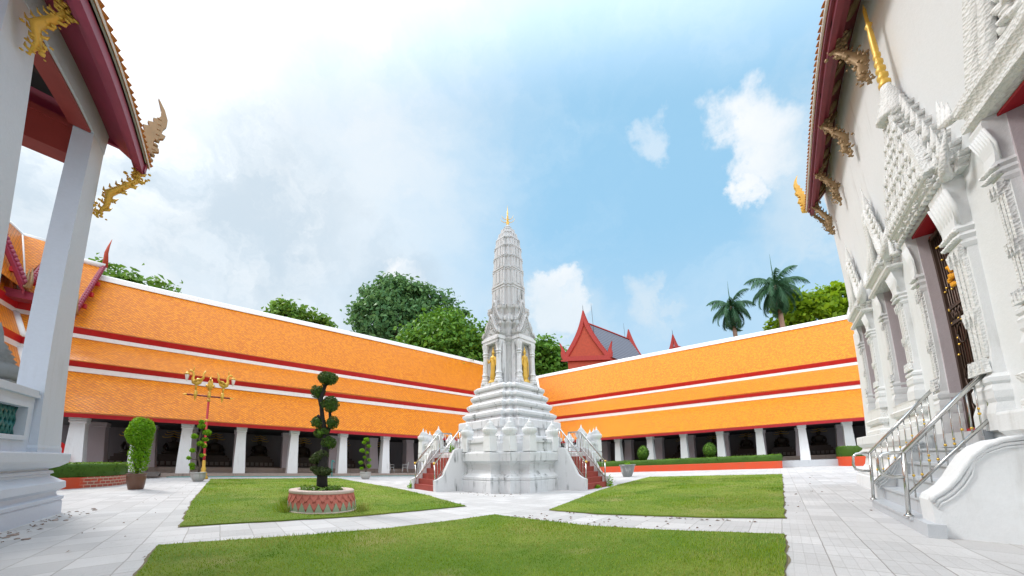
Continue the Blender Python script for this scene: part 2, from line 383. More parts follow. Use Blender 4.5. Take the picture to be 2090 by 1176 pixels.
def leaves(name, m, pts, nrm, size, parent=None, jit=.6, aspect=.55, fold=.25):
    """a mesh of many small leaf faces at points pts turned roughly along nrm"""
    pts = np.asarray(pts, float); n = len(pts); nrm = np.asarray(nrm, float)
    d = nrm + rng.normal(0, jit, (n, 3)); d /= np.linalg.norm(d, axis=1)[:, None]+1e-9
    r = rng.normal(0, 1, (n, 3)); a = np.cross(d, r); a /= np.linalg.norm(a, axis=1)[:, None]+1e-9; b2 = np.cross(d, a)
    sz = (size*(.6+.8*rng.random(n)))[:, None] if np.isscalar(size) else (np.asarray(size)*(.6+.8*rng.random(n)))[:, None]
    v = np.empty((n, 4, 3)); v[:, 0] = pts-a*sz; v[:, 1] = pts-b2*sz*aspect+d*sz*fold; v[:, 2] = pts+a*sz; v[:, 3] = pts+b2*sz*aspect+d*sz*fold
    me = bpy.data.meshes.new(name); me.vertices.add(n*4); me.vertices.foreach_set('co', v.reshape(-1))
    me.loops.add(n*4); me.loops.foreach_set('vertex_index', np.arange(n*4)); me.polygons.add(n); me.polygons.foreach_set('loop_start', np.arange(0, n*4, 4)); me.polygons.foreach_set('loop_total', np.full(n, 4))
    me.update(calc_edges=True); me.materials.append(m)
    o = bpy.data.objects.new(name, me); COL.objects.link(o)
    if parent is not None: o.parent = parent
    return o
def tag(o, label, cat, group=None, kind=None):
    o['label'] = label; o['category'] = cat
    if group: o['group'] = group
    if kind: o['kind'] = kind
    return o
def thing(name, label, cat, loc=(0,0,0), rz=0, group=None):
    o = bpy.data.objects.new(name, None); COL.objects.link(o); o.location = loc; o.rotation_euler = (0, 0, rz); o.empty_display_size = .2
    return tag(o, label, cat, group)
def kids(o): return [c for c in list(COL.objects) if c.parent is o]
def dup(o, loc, rz=None, label=None, parent=None):
    c = o.copy(); COL.objects.link(c)
    if parent is not None: c.parent = parent
    else:
        c.location = loc
        if rz is not None: c.rotation_euler = (0, 0, rz)
    if label: c['label'] = label
    for k in kids(o): dup(k, None, None, None, c)
    return c
def ellip_pts(c, r, n, shell=.35):
    d = rng.normal(0, 1, (n, 3)); d /= np.linalg.norm(d, axis=1)[:, None]
    rad = 1-shell*rng.random(n)**1.5
    return np.array(c)+d*np.array(r)*rad[:, None], d
# ================================================================== SETTING
def sheet(name, poly, z, m, kind='structure', parent=None):
    mb = MB(); mb.add([(x, y, z) for x, y in poly], [tuple(range(len(poly)))]); o = mb.build(name, m, parent)
    o['kind'] = kind; return o
sheet('ground', [(-400,-400),(400,-400),(400,400),(-400,400)], 0, M_PAVE)
def ragged(poly, amp=.03, step=.12):
    out = []
    for i in range(len(poly)):
        a, b2 = Vector(poly[i]), Vector(poly[(i+1) % len(poly)]); L = (b2-a).length; n = max(1, int(L/step)); nr = Vector((-(b2-a).y, (b2-a).x))/max(L, 1e-6)
        for k in range(n):
            p = a.lerp(b2, k/n); q = mnoise.noise(Vector((p.x*1.7, p.y*1.7, 3)))*.6+mnoise.noise(Vector((p.x*6, p.y*6, 9)))*.4
            p = p+nr*(amp*1.6*q); out.append((p.x, p.y))
    return out
LAWNS = [[(-.58,-3.0),(4.52,-.03-3.0),(4.52,-.03),(4.50,4.76),(-.62,4.86),(-.57,2.0)][1:] ,
         [(-.52,6.22),(2.1,6.02),(4.95,6.22),(5.55,8.6),(6.02,11.35),(6.35,20.5),(-.45,20.6),(-.58,10)],
         [(5.68,4.33),(5.60,3.2),(5.78,1.1),(6.02,-.03),(10,-.04),(18.6,-.06),(18.2,6.75),(12.7,6.05),(9.97,5.55)]]
LAWNS[0] = [(-.60,-.03),(4.78,-.03),(4.62,1.0),(4.46,2.6),(4.52,4.76),(2.4,4.66),(1.0,4.74),(-.62,4.98),(-.58,2.0)]
from mathutils.geometry import tessellate_polygon
def lawn(name, poly, z):
    P = ragged(poly); tr = tessellate_polygon([[Vector((x, y, 0)) for x, y in P]])
    mb = MB(); n = len(P)
    mb.add([(x, y, z) for x, y in P]+[(x, y, -.01) for x, y in P], [tuple(t) for t in tr]+[(j, (j+1) % n, n+(j+1) % n, n+j) for j in range(n)])
    o = mb.build(name, M_LAWN); o['kind'] = 'structure'
    return P
LP = [lawn('lawn', p, .022+.002*i) for i, p in enumerate(LAWNS)]
M_EDGE = mat('lawn_edge_soil', (.20, .17, .10), .95)
for p in LAWNS:
    c = Vector((sum(q[0] for q in p)/len(p), sum(q[1] for q in p)/len(p)))
    P = ragged([tuple(Vector(q)+(Vector(q)-c).normalized()*.035) for q in p], .05, .10); tr = tessellate_polygon([[Vector((x, y, 0)) for x, y in P]])
    mb = MB(); mb.add([(x, y, .005) for x, y in P], [tuple(t) for t in tr]); mb.build('soil_edge', M_EDGE)['kind'] = 'structure'
def inside(P, x, y):
    P = np.asarray(P); x0, y0 = P[:, 0], P[:, 1]; x1, y1 = np.roll(x0, -1), np.roll(y0, -1); r = np.zeros(len(x), bool)
    for a, b2, c, d in zip(x0, y0, x1, y1):
        k = ((b2 > y) != (d > y)) & (x < (c-a)*(y-b2)/(d-b2+1e-12)+a); r ^= k
    return r
def grass():
    X, Y = [], []
    for poly, dens in zip(LP, (1, 1, 1)):
        A = np.array(poly); lo, hi = A.min(0), A.max(0); n = int((hi-lo).prod()*2900)
        x = lo[0]+(hi[0]-lo[0])*rng.random(n); y = lo[1]+(hi[1]-lo[1])*rng.random(n)
        d = np.hypot(x, y); keep = rng.random(n) < np.clip(3.4/np.maximum(d, 1.2), 0, 1)**1.45
        x, y = x[keep], y[keep]; k = inside(poly, x, y); X.append(x[k]); Y.append(y[k])
    # tufts round the scale planter and along joints
    a = rng.uniform(0, 2*PI, 2600); r = .74+np.abs(rng.normal(0, .10, 2600)); k = ((a > PI*.60) & (a < PI*1.08)) | ((a > PI*1.68) & (a < PI*1.88) & (rng.random(2600) < .5))
    tx, ty = 1.93+r*np.cos(a), 7.12+r*np.sin(a); tx, ty = tx[k], ty[k]
    x = np.concatenate(X+[tx]); y = np.concatenate(Y+[ty]); n = len(x); big = np.concatenate([np.zeros(n-len(tx)), np.ones(len(tx))])
    d = np.hypot(x, y); h = (.010+.016*rng.random(n))*(1+.06*np.clip(d-4, 0, 12)); w = .0022+.0016*np.clip(d, 1, 14)/3
    h = np.where(big > 0, .10+.12*rng.random(n), h); w = np.where(big > 0, .006, w)
    th = rng.uniform(0, 2*PI, n); lean = rng.normal(0, .5, (n, 2))*h[:, None]
    v = np.empty((n, 3, 3)); z0 = .02
    h = h*(1+.9*np.clip(np.sin(x*1.3+y*.7)*np.sin(y*1.1-x*.4), 0, 1))
    v[:, 0, 0] = x-np.cos(th)*w; v[:, 0, 1] = y-np.sin(th)*w; v[:, 1, 0] = x+np.cos(th)*w; v[:, 1, 1] = y+np.sin(th)*w; v[:, :2, 2] = z0
    v[:, 2, 0] = x+lean[:, 0]; v[:, 2, 1] = y+lean[:, 1]; v[:, 2, 2] = z0+h
    me = bpy.data.meshes.new('grass'); me.vertices.add(n*3); me.vertices.foreach_set('co', v.reshape(-1)); me.loops.add(n*3); me.loops.foreach_set('vertex_index', np.arange(n*3))
    me.polygons.add(n); me.polygons.foreach_set('loop_start', np.arange(0, n*3, 3)); me.polygons.foreach_set('loop_total', np.full(n, 3)); me.update(calc_edges=True)
    me.materials.append(L_GRASS); o = bpy.data.objects.new('grass', me); COL.objects.link(o)
    tag(o, 'short green grass growing on the courtyard lawns', 'grass', kind='stuff')
grass()

# ================================================================== CLOISTER
ZP = [2.95, 3.20, 5.70, 5.97, 6.30, 8.12, 8.36, 8.75, 13.35]
YP = [23.22, 23.17, 25.95, 25.95, 25.80, 28.0, 28.0, 27.84, 31.0]
def Xof(y): return float(np.interp(y, [23.17, 25.98, 27.9, 31.0], [28.2, 32.2, 34.9, 38.1]))
XP = [Xof(y) for y in YP]
def slab(mb, A, B, C2, D2, uv0=0):
    """tile quad A-B low edge, C2-D2 high edge with uv in metres"""
    A, B, C2, D2 = map(Vector, (A, B, C2, D2)); e = (B-A).normalized(); s = (D2-A).length
    sl = (D2-A)-e*((D2-A).dot(e)); v = sl.length; s = sl.normalized()
    mb.quad(A, B, C2, D2, [((p-A).dot(e)+uv0, (p-A).dot(s)) for p in (A, B, C2, D2)])
def cap_tube(mb, a, b2, r, up=1.0):
    a, b2 = Vector(a), Vector(b2); mb.tube([a, b2], r, 10, True, None, up)
def thick_strip(mb, pts_lo, pts_hi, t):
    """vertical-ish band between two polylines, thickness t along -normal"""
    for i in range(len(pts_lo)-1):
        a, b2, c, d = map(Vector, (pts_lo[i], pts_lo[i+1], pts_hi[i+1], pts_hi[i])); n = (b2-a).cross(d-a).normalized()*t
        q = [a, b2, c, d, a-n, b2-n, c-n, d-n]; mb.add(q, [(0,1,2,3),(7,6,5,4),(0,4,5,1),(1,5,6,2),(2,6,7,3),(3,7,4,0)])
def column(parent, base, top, z0, z1, wb=.34, wt=.25, m=None, name='column'):
    m = m or M_WHITE
    mb = MB(); (x0, y0), (x1, y1) = base, top
    def rg(f, w): x = x0+(x1-x0)*f; y = y0+(y1-y0)*f; z = z0+(z1-z0)*f; return [(x-w, y-w, z), (x+w, y-w, z), (x+w, y+w, z), (x-w, y+w, z)]
    mb.rings([rg(0, wb), rg(.93, wt), rg(1, wt)]); c = mb.build(name, m, parent)
    mb = MB(); zz = z1-.2; mb.rings([rg(.90, wt+.012), rg(.915, wt+.05), rg(.94, wt+.05), rg(.945, wt+.025), rg(.965, wt+.06), rg(1.005, wt+.06)]); mb.build('capital', m, c)
    return c
def wing(root, left, l0, lcols, d_col, zf, l_far, inner=True):
    """left: length axis is x, depth is y ; otherwise swapped.  Mitred into the corner at the far end"""
    DP = YP if left else XP; LP_ = XP if left else YP
    W3 = (lambda l, d, z: (l, d, z)) if left else (lambda l, d, z: (d, l, z))
    flip = left
    P = lambda i, end: W3(LP_[i] if end else l0, DP[i], ZP[i])
    for lo, hi in ((1, 2), (4, 5), (7, 8)):
        mb = MB()
        # gentle sag so the long eaves are not ruler straight
        N = 14
        for k in range(N):
            def pt(i, f):
                a, b2 = Vector(P(i, False)), Vector(P(i, True)); p = a.lerp(b2, f); p.z += .035*math.sin(f*9+i)*math.sin(f*PI); return p
            f0, f1 = k/N, (k+1)/N
            a, b2, c, d = pt(lo, f0), pt(lo, f1), pt(hi, f1), pt(hi, f0)
            L = (Vector(P(lo, True))-Vector(P(lo, False))).length
            if left: slab(mb, a, b2, c, d, f0*L)
            else:
                e = (b2-a).normalized(); s = (d-a)-e*((d-a).dot(e)); s.normalize()
                mb.quad(b2, a, d, c, [((q-a).dot(e)+f0*L, (q-a).dot(s)) for q in (b2, a, d, c)])
        mb.build('roof_tier', M_TILE, root)
        mb = MB()   # tile butts along the lower edge
        a, b2 = Vector(P(lo, False)), Vector(P(lo, True)); thick_strip(mb, [a-Vector((0,0,.05)), b2-Vector((0,0,.05))] if left else [b2-Vector((0,0,.05)), a-Vector((0,0,.05))], [a, b2] if left else [b2, a], .06)
        mb.build('tile_edge', M_TILE2, root)
    for lo, hi, nm, m in ((0, 1, 'fascia', M_RED), (3, 4, 'fascia', M_RED), (6, 7, 'fascia', M_RED), (2, 3, 'flashing', M_TRIM), (5, 6, 'flashing', M_TRIM)):
        mb = MB(); q = .06
        a, b2, c, d = [Vector(p) for p in (P(lo, False), P(lo, True), P(hi, True), P(hi, False))]
        if m is M_RED: a.z += 0; c.z -= .055; d.z -= .055; a, b2 = [Vector(W3(*( (p.x, p.y+.06) if left else (p.y, p.x+.06)), p.z)) for p in (a, b2)] if lo else (a, b2)
        if not left: a, b2, c, d = b2, a, d, c
        thick_strip(mb, [a, b2], [d, c], .10); mb.build(nm, m, root)
        if m is M_TRIM:
            mb = MB(); thick_strip(mb, [a+Vector((0,0,-.03)), b2+Vector((0,0,-.03))], [a+Vector((0,0,.05)), b2+Vector((0,0,.05))], -.08); mb.build('flashing_lip', m, root)
    # ridge cap and the slope behind it
    mb = MB(); a, b2 = Vector(P(8, False)), Vector(P(8, True))
    R = []
    for p in (a, b2):
        w = Vector(W3(0, 1, 0))-Vector(W3(0, 0, 0)); R.append([p-w*.26+Vector((0,0,-.26)), p-w*.20+Vector((0,0,.10)), p-w*.10+Vector((0,0,.20)), p+w*.10+Vector((0,0,.20)), p+w*.22+Vector((0,0,.08)), p+w*.3+Vector((0,0,-.3))])
    mb.rings([[tuple(q) for q in r] for r in R]); mb.build('ridge_cap', M_TRIM, root)
    mb = MB(); bk = 5.5
    a2, b3 = Vector(W3(l0, DP[8]+bk, 6.5)), Vector(W3(LP_[8]+bk, DP[8]+bk, 6.5))
    slab(mb, b3, a2, a, b2); mb.build('rear_slope', M_TILE, root)
    # floor, ceiling and back wall of the gallery
    mb = MB(); d0 = DP[0]
    e = .28
    lend = LP_[0]
    def bx(l, d, z): (la, lb), (da, db), (za, zb) = l, d, z; p, q = W3(la, da, za), W3(lb, db, zb); mb.box(tuple(min(a, b2) for a, b2 in zip(p, q)), tuple(max(a, b2) for a, b2 in zip(p, q)))
    bx((l0, lend+.6), (d_col-.75, d_col+8.5), (-.02, zf)); mb.build('platform', M_PLATF if left else M_STEPST, root)
    mb = MB(); bx((l0, lend+6), (d_col+1.9, d_col+8.4), (zf-.02, zf+.30)); mb.build('inner_step', M_PLATF, root)
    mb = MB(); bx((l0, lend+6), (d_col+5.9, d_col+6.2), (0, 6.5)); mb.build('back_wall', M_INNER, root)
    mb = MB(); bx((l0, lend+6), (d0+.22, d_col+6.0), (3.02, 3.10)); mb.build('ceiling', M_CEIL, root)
    for l in lcols:
        b2 = W3(l[0], d_col, 0); tp = W3(l[1], d_col, 0)
        column(root, b2[:2], tp[:2], zf, 3.0)
        if inner:
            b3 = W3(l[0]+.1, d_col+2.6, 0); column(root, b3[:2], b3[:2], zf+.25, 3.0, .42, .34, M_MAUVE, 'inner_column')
M_TILE2 = mat('tile_butt_edge', (.48, .15, .02), .4)
galL = thing('cloister_gallery', 'long cloister gallery with stepped orange tiled roof behind the topiary lawn on the left', 'gallery', (0,0,0), 0, 'cloister galleries with stepped orange roofs')
wing(galL, True, -8.9, [(-6.37,-6.35),(-4.1,-4.0),(-1.95,-1.84),(.98,1.05),(4.2,4.33),(7.7,7.8),(11.15,11.27),(14.7,14.85),(18.2,18.3),(21.8,21.8),(25.4,25.4)], 24.0, .20, 0)
galR = thing('cloister_gallery', 'long cloister gallery with stepped orange tiled roof behind the straight clipped hedge on the right', 'gallery', (0,0,0), 0, 'cloister galleries with stepped orange roofs')
wing(galR, False, -16.0, [(y, y+.12) for y in (-13.9,-10.8,-7.7,-4.62,-1.75,1.27,4.32,7.45,10.6,13.9,16.65,19.9)], 29.3, .46, 0)
# white valley trim where the two roofs meet
mb = MB()
for i, j in ((1, 2), (4, 5), (7, 8)):
    a, b2 = Vector((XP[i], YP[i], ZP[i])), Vector((XP[j], YP[j], ZP[j])); d = (b2-a).normalized(); s = Vector((.7, -.7, 0))*.17; u = Vector((-.1, -.1, .1))
    mb.add([a-s+u, a+s+u, b2+s+u, b2-s+u, a-s-u, a+s-u, b2+s-u, b2-s-u], [(0,1,2,3),(7,6,5,4),(0,4,5,1),(1,5,6,2),(2,6,7,3),(3,7,4,0)])
mb.build('valley_trim', M_TRIM, galR)

# the raised corner at the far left and the gallery that returns towards the camera
galC = thing('cloister_corner', 'raised corner roof of the cloister at far left with layered gable boards', 'gallery', (0,0,0), 0, 'cloister galleries with stepped orange roofs')
def vx(y): return -9.2-.52*(y-26.0)
def corner():
    RZ = [z+.85 for z in ZP]; y0 = 6.0
    def seg(lo, hi, x1, name, dz=0, dd=0):
        mb = MB(); A = (vx(YP[lo]), YP[lo]-dd, RZ[lo]+dz); B = (x1, YP[lo]-dd, RZ[lo]+dz); C2 = (x1, YP[hi]-dd, RZ[hi]+dz); D2 = (vx(YP[hi]), YP[hi]-dd, RZ[hi]+dz)
        slab(mb, A, B, C2, D2); mb.build(name, M_TILE, galC)
        mb = MB(); A2 = (vx(YP[lo])+dd, y0, RZ[lo]+dz); D3 = (vx(YP[hi])+dd, y0, RZ[hi]+dz)
        slab(mb, A2, (A[0]+dd, A[1], A[2]), (D2[0]+dd, D2[1], D2[2]), D3); mb.build(name, M_TILE, galC)
    seg(1, 2, -8.88, 'roof_tier'); seg(4, 5, -8.88, 'roof_tier'); seg(7, 8, -8.4, 'roof_tier')
    seg(7, 8, -10.3, 'upper_tier', .55, .25)
    for lo, hi, nm, m in ((0, 1, 'fascia', M_RED), (3, 4, 'fascia', M_RED), (6, 7, 'fascia', M_RED), (2, 3, 'flashing', M_TRIM), (5, 6, 'flashing', M_TRIM)):
        mb = MB(); a = Vector((vx(YP[lo]), YP[lo], RZ[lo])); d = Vector((vx(YP[hi]), YP[hi], RZ[hi])); x1 = -8.88
        thick_strip(mb, [(a.x, y0, a.z), a, (x1, a.y, a.z)], [(d.x, y0, d.z), d, (x1, d.y, d.z)], .10); mb.build(nm, m, galC)
    mb = MB()
    for i, j, dz, dd in ((1, 2, 0, 0), (4, 5, 0, 0), (7, 8, .57, .25)):
        a, b2 = Vector((vx(YP[i])+dd*.5, YP[i]-dd, RZ[i]+dz)), Vector((vx(YP[j])+dd*.5, YP[j]-dd, RZ[j]+dz)); mb.tube([a, b2], .15, 6)
    mb.build('valley_trim', M_TRIM, galC)
    mb = MB(); zr = RZ[8]+.55; yr = YP[8]-.1; mb.tube([(vx(yr), y0, zr), (vx(yr), yr, zr), (-10.3, yr, zr)], .24, 8); mb.tube([(-10.3, YP[8], RZ[8]), (-8.3, YP[8], RZ[8])], .24, 8); mb.build('ridge_cap', M_TRIM, galC)
    # gable boards (lamyong) with finials, standing on the roof steps
    def board(A, B, n, nm='gable_board'):
        A, B = Vector(A), Vector(B); d = (B-A); u = Vector((0, 0, 1)); n = Vector(n)
        mb = MB(); lo, hi = [], []
        thick_strip(mb, [A, B], [A+u*.34-n*0, B+u*.34], .16)
        thick_strip(mb, [A-u*.20-n*.02, B-u*.20-n*.02], [A-n*.02, B-n*.02], .10)
        k = 22
        for i in range(k):
            p = A.lerp(B, (i+.5)/k)+u*.36; mb.lathe([(.07, -.12), (.10, .04), (.02, .18)], 5, p)
        o = mb.build(nm, M_MAROON2, galC)
        for i in (1, 2, 3): mb = MB(); p = A.lerp(B, i/4.3)-u*.12+n*.06; mb.box(p-Vector((.1,.1,.13)), p+Vector((.1,.1,.13))); mb.build('purlin_end', M_RED, o)
        mb = MB(); mb.tube([A+u*.2, A+u*.45-d.normalized()*.28, A+u*1.0-d.normalized()*.40, A+u*1.6-d.normalized()*.25], [.13, .12, .07, .01], 7); mb.build('board_end_finial', M_OLDGOLD, o)
        return o
    z7 = RZ[7]; z8 = RZ[8]
    b1 = board((-8.15, YP[7]-.25, z7-.35), (-8.35, YP[8]+.05, z8-.15), (1, 0, 0))
    mb = MB(); p = Vector((-8.35, YP[8], z8)); mb.tube([p, p+Vector((.0,-.1,.5)), p+Vector((.02,-.35,.9)), p+Vector((.0,-.15,1.5)), p+Vector((.02,.05,2.2))], [.16, .13, .10, .06, .01], 7); mb.build('ridge_finial', M_BRED, galC)
    b2 = board((-9.85, YP[7]-.45, z7+.35), (-10.25, YP[8]-.1, z8+.45), (1, 0, 0))
    b3 = board((vx(YP[7])+.55, 26.6, z7+.25), (vx(YP[8])+.35, 27.2, z8+.6), (0, -1, 0))
    mb = MB(); mb.box((vx(28)-.9, YP[7]-1.0, z7-.12), (-9.3, YP[7]-.3, z7+.32)); mb.build('gutter_box', M_MAROON2, galC)
    mb = MB(); mb.box((-16, y0, 0), (vx(26)-3.2, 24.5, 4)); mb.build('return_wall', M_MAUVE, galC)
    mb = MB(); mb.box((-11.5, 28.0, 0), (-8.9, 28.3, 4)); mb.box((-11.5, 23.3, 3.8), (-8.8, 29, 3.9)); mb.build('corner_wall', M_MAUVE, galC)
corner()

# seated images along the gallery back walls
def altar():
    t = thing('seated_image', 'x', 'statue', (0,0,0), 0, 'seated images along the dim gallery wall')
    mb = MB(); mb.box((-1.05, -.55, 0), (1.05, .55, .42)); mb.box((-.95, -.50, .42), (.95, .5, .62)); mb.box((-.8, -.42, .62), (.8, .42, .8)); mb.build('plinth', M_SHRINE, t)
    for i in range(6): mb = MB(); mb.box((-.95+i*.33, -.585, .10), (-.72+i*.33, -.551, .34)); mb.build('plaque', mat('memorial_plaque', (.22, .20, .18), .6), t)
    mb = MB(); mb.lathe([(.62, .8), (.66, .92), (.55, 1.05), (.36, 1.12), (.34, 1.35), (.40, 1.55), (.36, 1.62), (.12, 1.68), (.11, 1.74), (.17, 1.82), (.18, 1.95), (.12, 2.06), (.06, 2.12), (.03, 2.28), (0.0, 2.32)], 16, (0,0,0), True, None, 1, .62)
    mb.tube([(-.38, 0, 1.52), (-.52, -.1, 1.25), (-.40, -.32, 1.0), (0, -.40, .98)], [.12, .10, .08, .06], 7); mb.tube([(.38, 0, 1.52), (.52, -.1, 1.25), (.45, -.32, 1.02), (.40, -.42, .86)], [.12, .10, .08, .06], 7)
    mb.build('figure', M_DARKGOLD, t)
    for k, (r, z) in enumerate(((.62, 2.02), (.50, 2.2), (.4, 2.36))):
        mb = MB(); mb.tube([(r*math.cos(a), -.42+.25*math.sin(a)*.6, z-.10*abs(math.sin(a*2))) for a in np.linspace(PI*1.02, PI*1.98, 9)], .024, 5)
        mb.build('gilded_swag', M_GOLDP, t)
    return t
M_DARKGOLD = mat('dark_gilt_bronze', (.045, .032, .022), .6, .2)
a0 = altar(); first = True
for k, x in enumerate((-5.2, -3.0, -.45, 2.6, 6.0, 9.45, 12.95)):
    lb = 'dim seated image with gilded swags behind '+('the potted round-topped bush','the leftmost clear white column','the three-armed gold lamp post','the bay right of the lamp post','the tall topiary tree','the slim twisted potted shrub','the white plastic chairs')[k]
    if first: a0.location = (x, 29.2, .5); a0['label'] = lb; first = False
    else: dup(a0, (x, 29.2, .5), 0, lb)
for k, y in enumerate((-3.2, -.25, 2.8, 5.9, 9.0)):
    lb = 'dim seated image in the gallery '+('next to the white temple corner','at the open end of the straight hedge','behind the right end of the straight hedge','behind the topiary ball nearest the hedge end','behind the middle topiary ball')[k]
    dup(a0, (34.5, y, .76), -PI/2, lb)

# ================================================================== PRANG (white spire) in the middle
def redent(e, k, m, z):
    q = [(e, -m), (e, m), (k, m), (k, k), (m, k), (m, e)]
    # go round the four quadrants, counter-clockwise
    base = [(e, m), (k, m), (k, k), (m, k), (m, e)]
    out = []
    for r in range(4):
        c, s = (1, 0, -1, 0)[r], (0, 1, 0, -1)[r]
        out += [(x*c-y*s, x*s+y*c, z) for x, y in base]
    return out
PC = Vector((11.19, 10.73, 0)); PRZ = math.radians(-1.2)
prang = thing('prang_tower', 'tall white redented spire with gilded finial and stepped base at the centre of the courtyard', 'stupa', PC, PRZ)
BE, BK, BM = 3.32, 2.88, 2.40
def rp(name, prof, m, e=BE, k=BK, mm=BM, sc=False):
    mb = MB(); mb.rings([redent(e*d, k*d, mm*d, z) if sc else redent(e+d, k+d, mm+d, z) for z, d in prof]); return mb.build(name, m, prang)
rp('base', [(0,.06),(.10,.06),(.40,.05),(.43,.02),(.46,.05),(.54,.05),(.57,-.01),(.60,-.04),(.66,-.12),(.80,-.19),(.96,-.17),(1.00,-.13),(1.05,-.11),(1.09,-.02),(1.11,.03),(1.36,.035),(1.40,.02),(1.43,-.06),(1.44,-.3)], M_PRANG)
# upper block and five stepped tiers
u = lambda L: L/math.sqrt(2)
def tier(zb, zt, L0, L1, name='tier'):
    """one step: battered recess, swelling and a square-edged shelf; L = half diagonal"""
    h = zt-zb; f = lambda L: L/math.sqrt(2)/BK
    return rp(name, [(zb-.02, f(L0*.955)), (zb+.30*h, f(L0*.94)), (zb+.36*h, f(L1*.965)), (zb+.50*h, f(L1*1.03)), (zb+.54*h, f(L1*1.06)), (zb+.76*h, f(L1*1.065)), (zb+.78*h, f(L1*1.05)), (zt, f(L1*.955)), (zt+.01, f(L1*.80))], M_PRANG, sc=True)
f_ = lambda L: L/math.sqrt(2)/BK
rp('upper_block', [(1.40, f_(2.30)), (1.9, f_(2.24)), (1.96, f_(2.30)), (2.08, f_(2.30)), (2.14, f_(2.16)), (2.42, f_(2.14)), (2.46, f_(2.26)), (2.74, f_(2.26)), (2.78, f_(2.2))], M_PRANG, sc=True)
tier(2.76, 3.18, 2.06, 1.97); tier(3.16, 3.60, 1.88, 1.79); tier(3.58, 3.98, 1.74, 1.64); tier(3.96, 4.36, 1.60, 1.50)
# fluted core with cornices
rp('core', [(4.34, .05), (4.44, .05), (4.50, 0), (6.2, -.02), (6.30, .03), (6.36, 0), (6.42, .05), (6.50, .10), (6.58, .10), (6.62, .02), (6.70, .06), (7.10, .04), (7.20, .07), (7.30, .12), (7.4, .12), (7.46, .03), (7.9, -.06), (8.1, -.02), (8.2, .03), (8.34, .04), (8.40, -.08)], M_TOWER, .90, .70, .45)
# ribbed spire body with horizontal bands
prof = []
bands = [8.42, 9.72, 10.72, 11.47, 12.15, 12.72, 13.18, 13.52, 13.74]
def bodyL(z): return float(np.interp(z, [8.4, 9.2, 10.2, 11.2, 12.15, 12.75, 13.0, 13.4, 13.6, 13.8], [.87, .85, .82, .785, .725, .635, .55, .385, .26, .15]))
for i in range(len(bands)-1):
    a, b2 = bands[i], bands[i+1]; h = b2-a
    for fz, dd in ((.0, -.005), (.03, -.02), (.76, -.02), (.78, .015), (.83, .015), (.845, -.02), (.885, -.02), (.90, .02), (.985, .022)):
        prof.append((a+fz*h, bodyL(a+fz*h)+dd*(.6+.5*bodyL(a)/.85)))
mb = MB(); rr = []
for z, L in prof:
    k = L/math.sqrt(2)*1.02; rr.append(redent(k*1.20, k*.97, k*.69, z))
mb.rings(rr)
# panel strips on the faces of the spire body
for r in range(4):
    R = Matrix.Rotation(r*PI/2, 4, 'Z')
    for i in range(len(bands)-2):
        a, b2 = bands[i]+.03, bands[i]+(bands[i+1]-bands[i])*.74; k = bodyL((a+b2)/2)/math.sqrt(2)*1.02
        for yy in (-.36, .36): mb.box((k*1.18-.06, yy*k-.05*k-.03, a), (k*1.18+.018, yy*k+.05*k+.03, b2), R)
        mb.box((k*1.18-.06, -.16*k, a), (k*1.18+.03, .16*k, b2), R)
mb.build('spire_body', M_TOWER, prang)
mb = MB(); mb.lathe([(.20, 13.66), (.17, 13.76), (.12, 13.82), (.09, 13.86), (.08, 13.92), (.0, 13.93)], 14); mb.build('spire_cap', M_TOWER, prang)
mb = MB(); mb.lathe([(.09, 13.86), (.06, 13.95), (.09, 13.98), (.065, 14.03), (.09, 14.08), (.055, 14.15), (.08, 14.2), (.045, 14.28), (.075, 14.34), (.04, 14.42), (.06, 14.5), (.03, 14.62), (.045, 14.8), (.02, 15.0), (.0, 15.5)], 10)
finial = mb.build('gilded_finial', M_GOLDP, prang)
for zz, rr2 in ((14.15, .42), (14.38, .34)):
    for j in range(4):
        a = PI/4+j*PI/2; d = Vector((math.cos(a), math.sin(a), 0)); p = Vector((0, 0, zz))
        mb = MB(); mb.tube([p, p+d*rr2*.45+Vector((0,0,-.03)), p+d*rr2*.8+Vector((0,0,.08)), p+d*rr2*.86+Vector((0,0,.17)), p+d*rr2+Vector((0,0,.28))], [.018, .016, .014, .012, .004], 5); mb.build('finial_prong', M_GOLDP, finial)
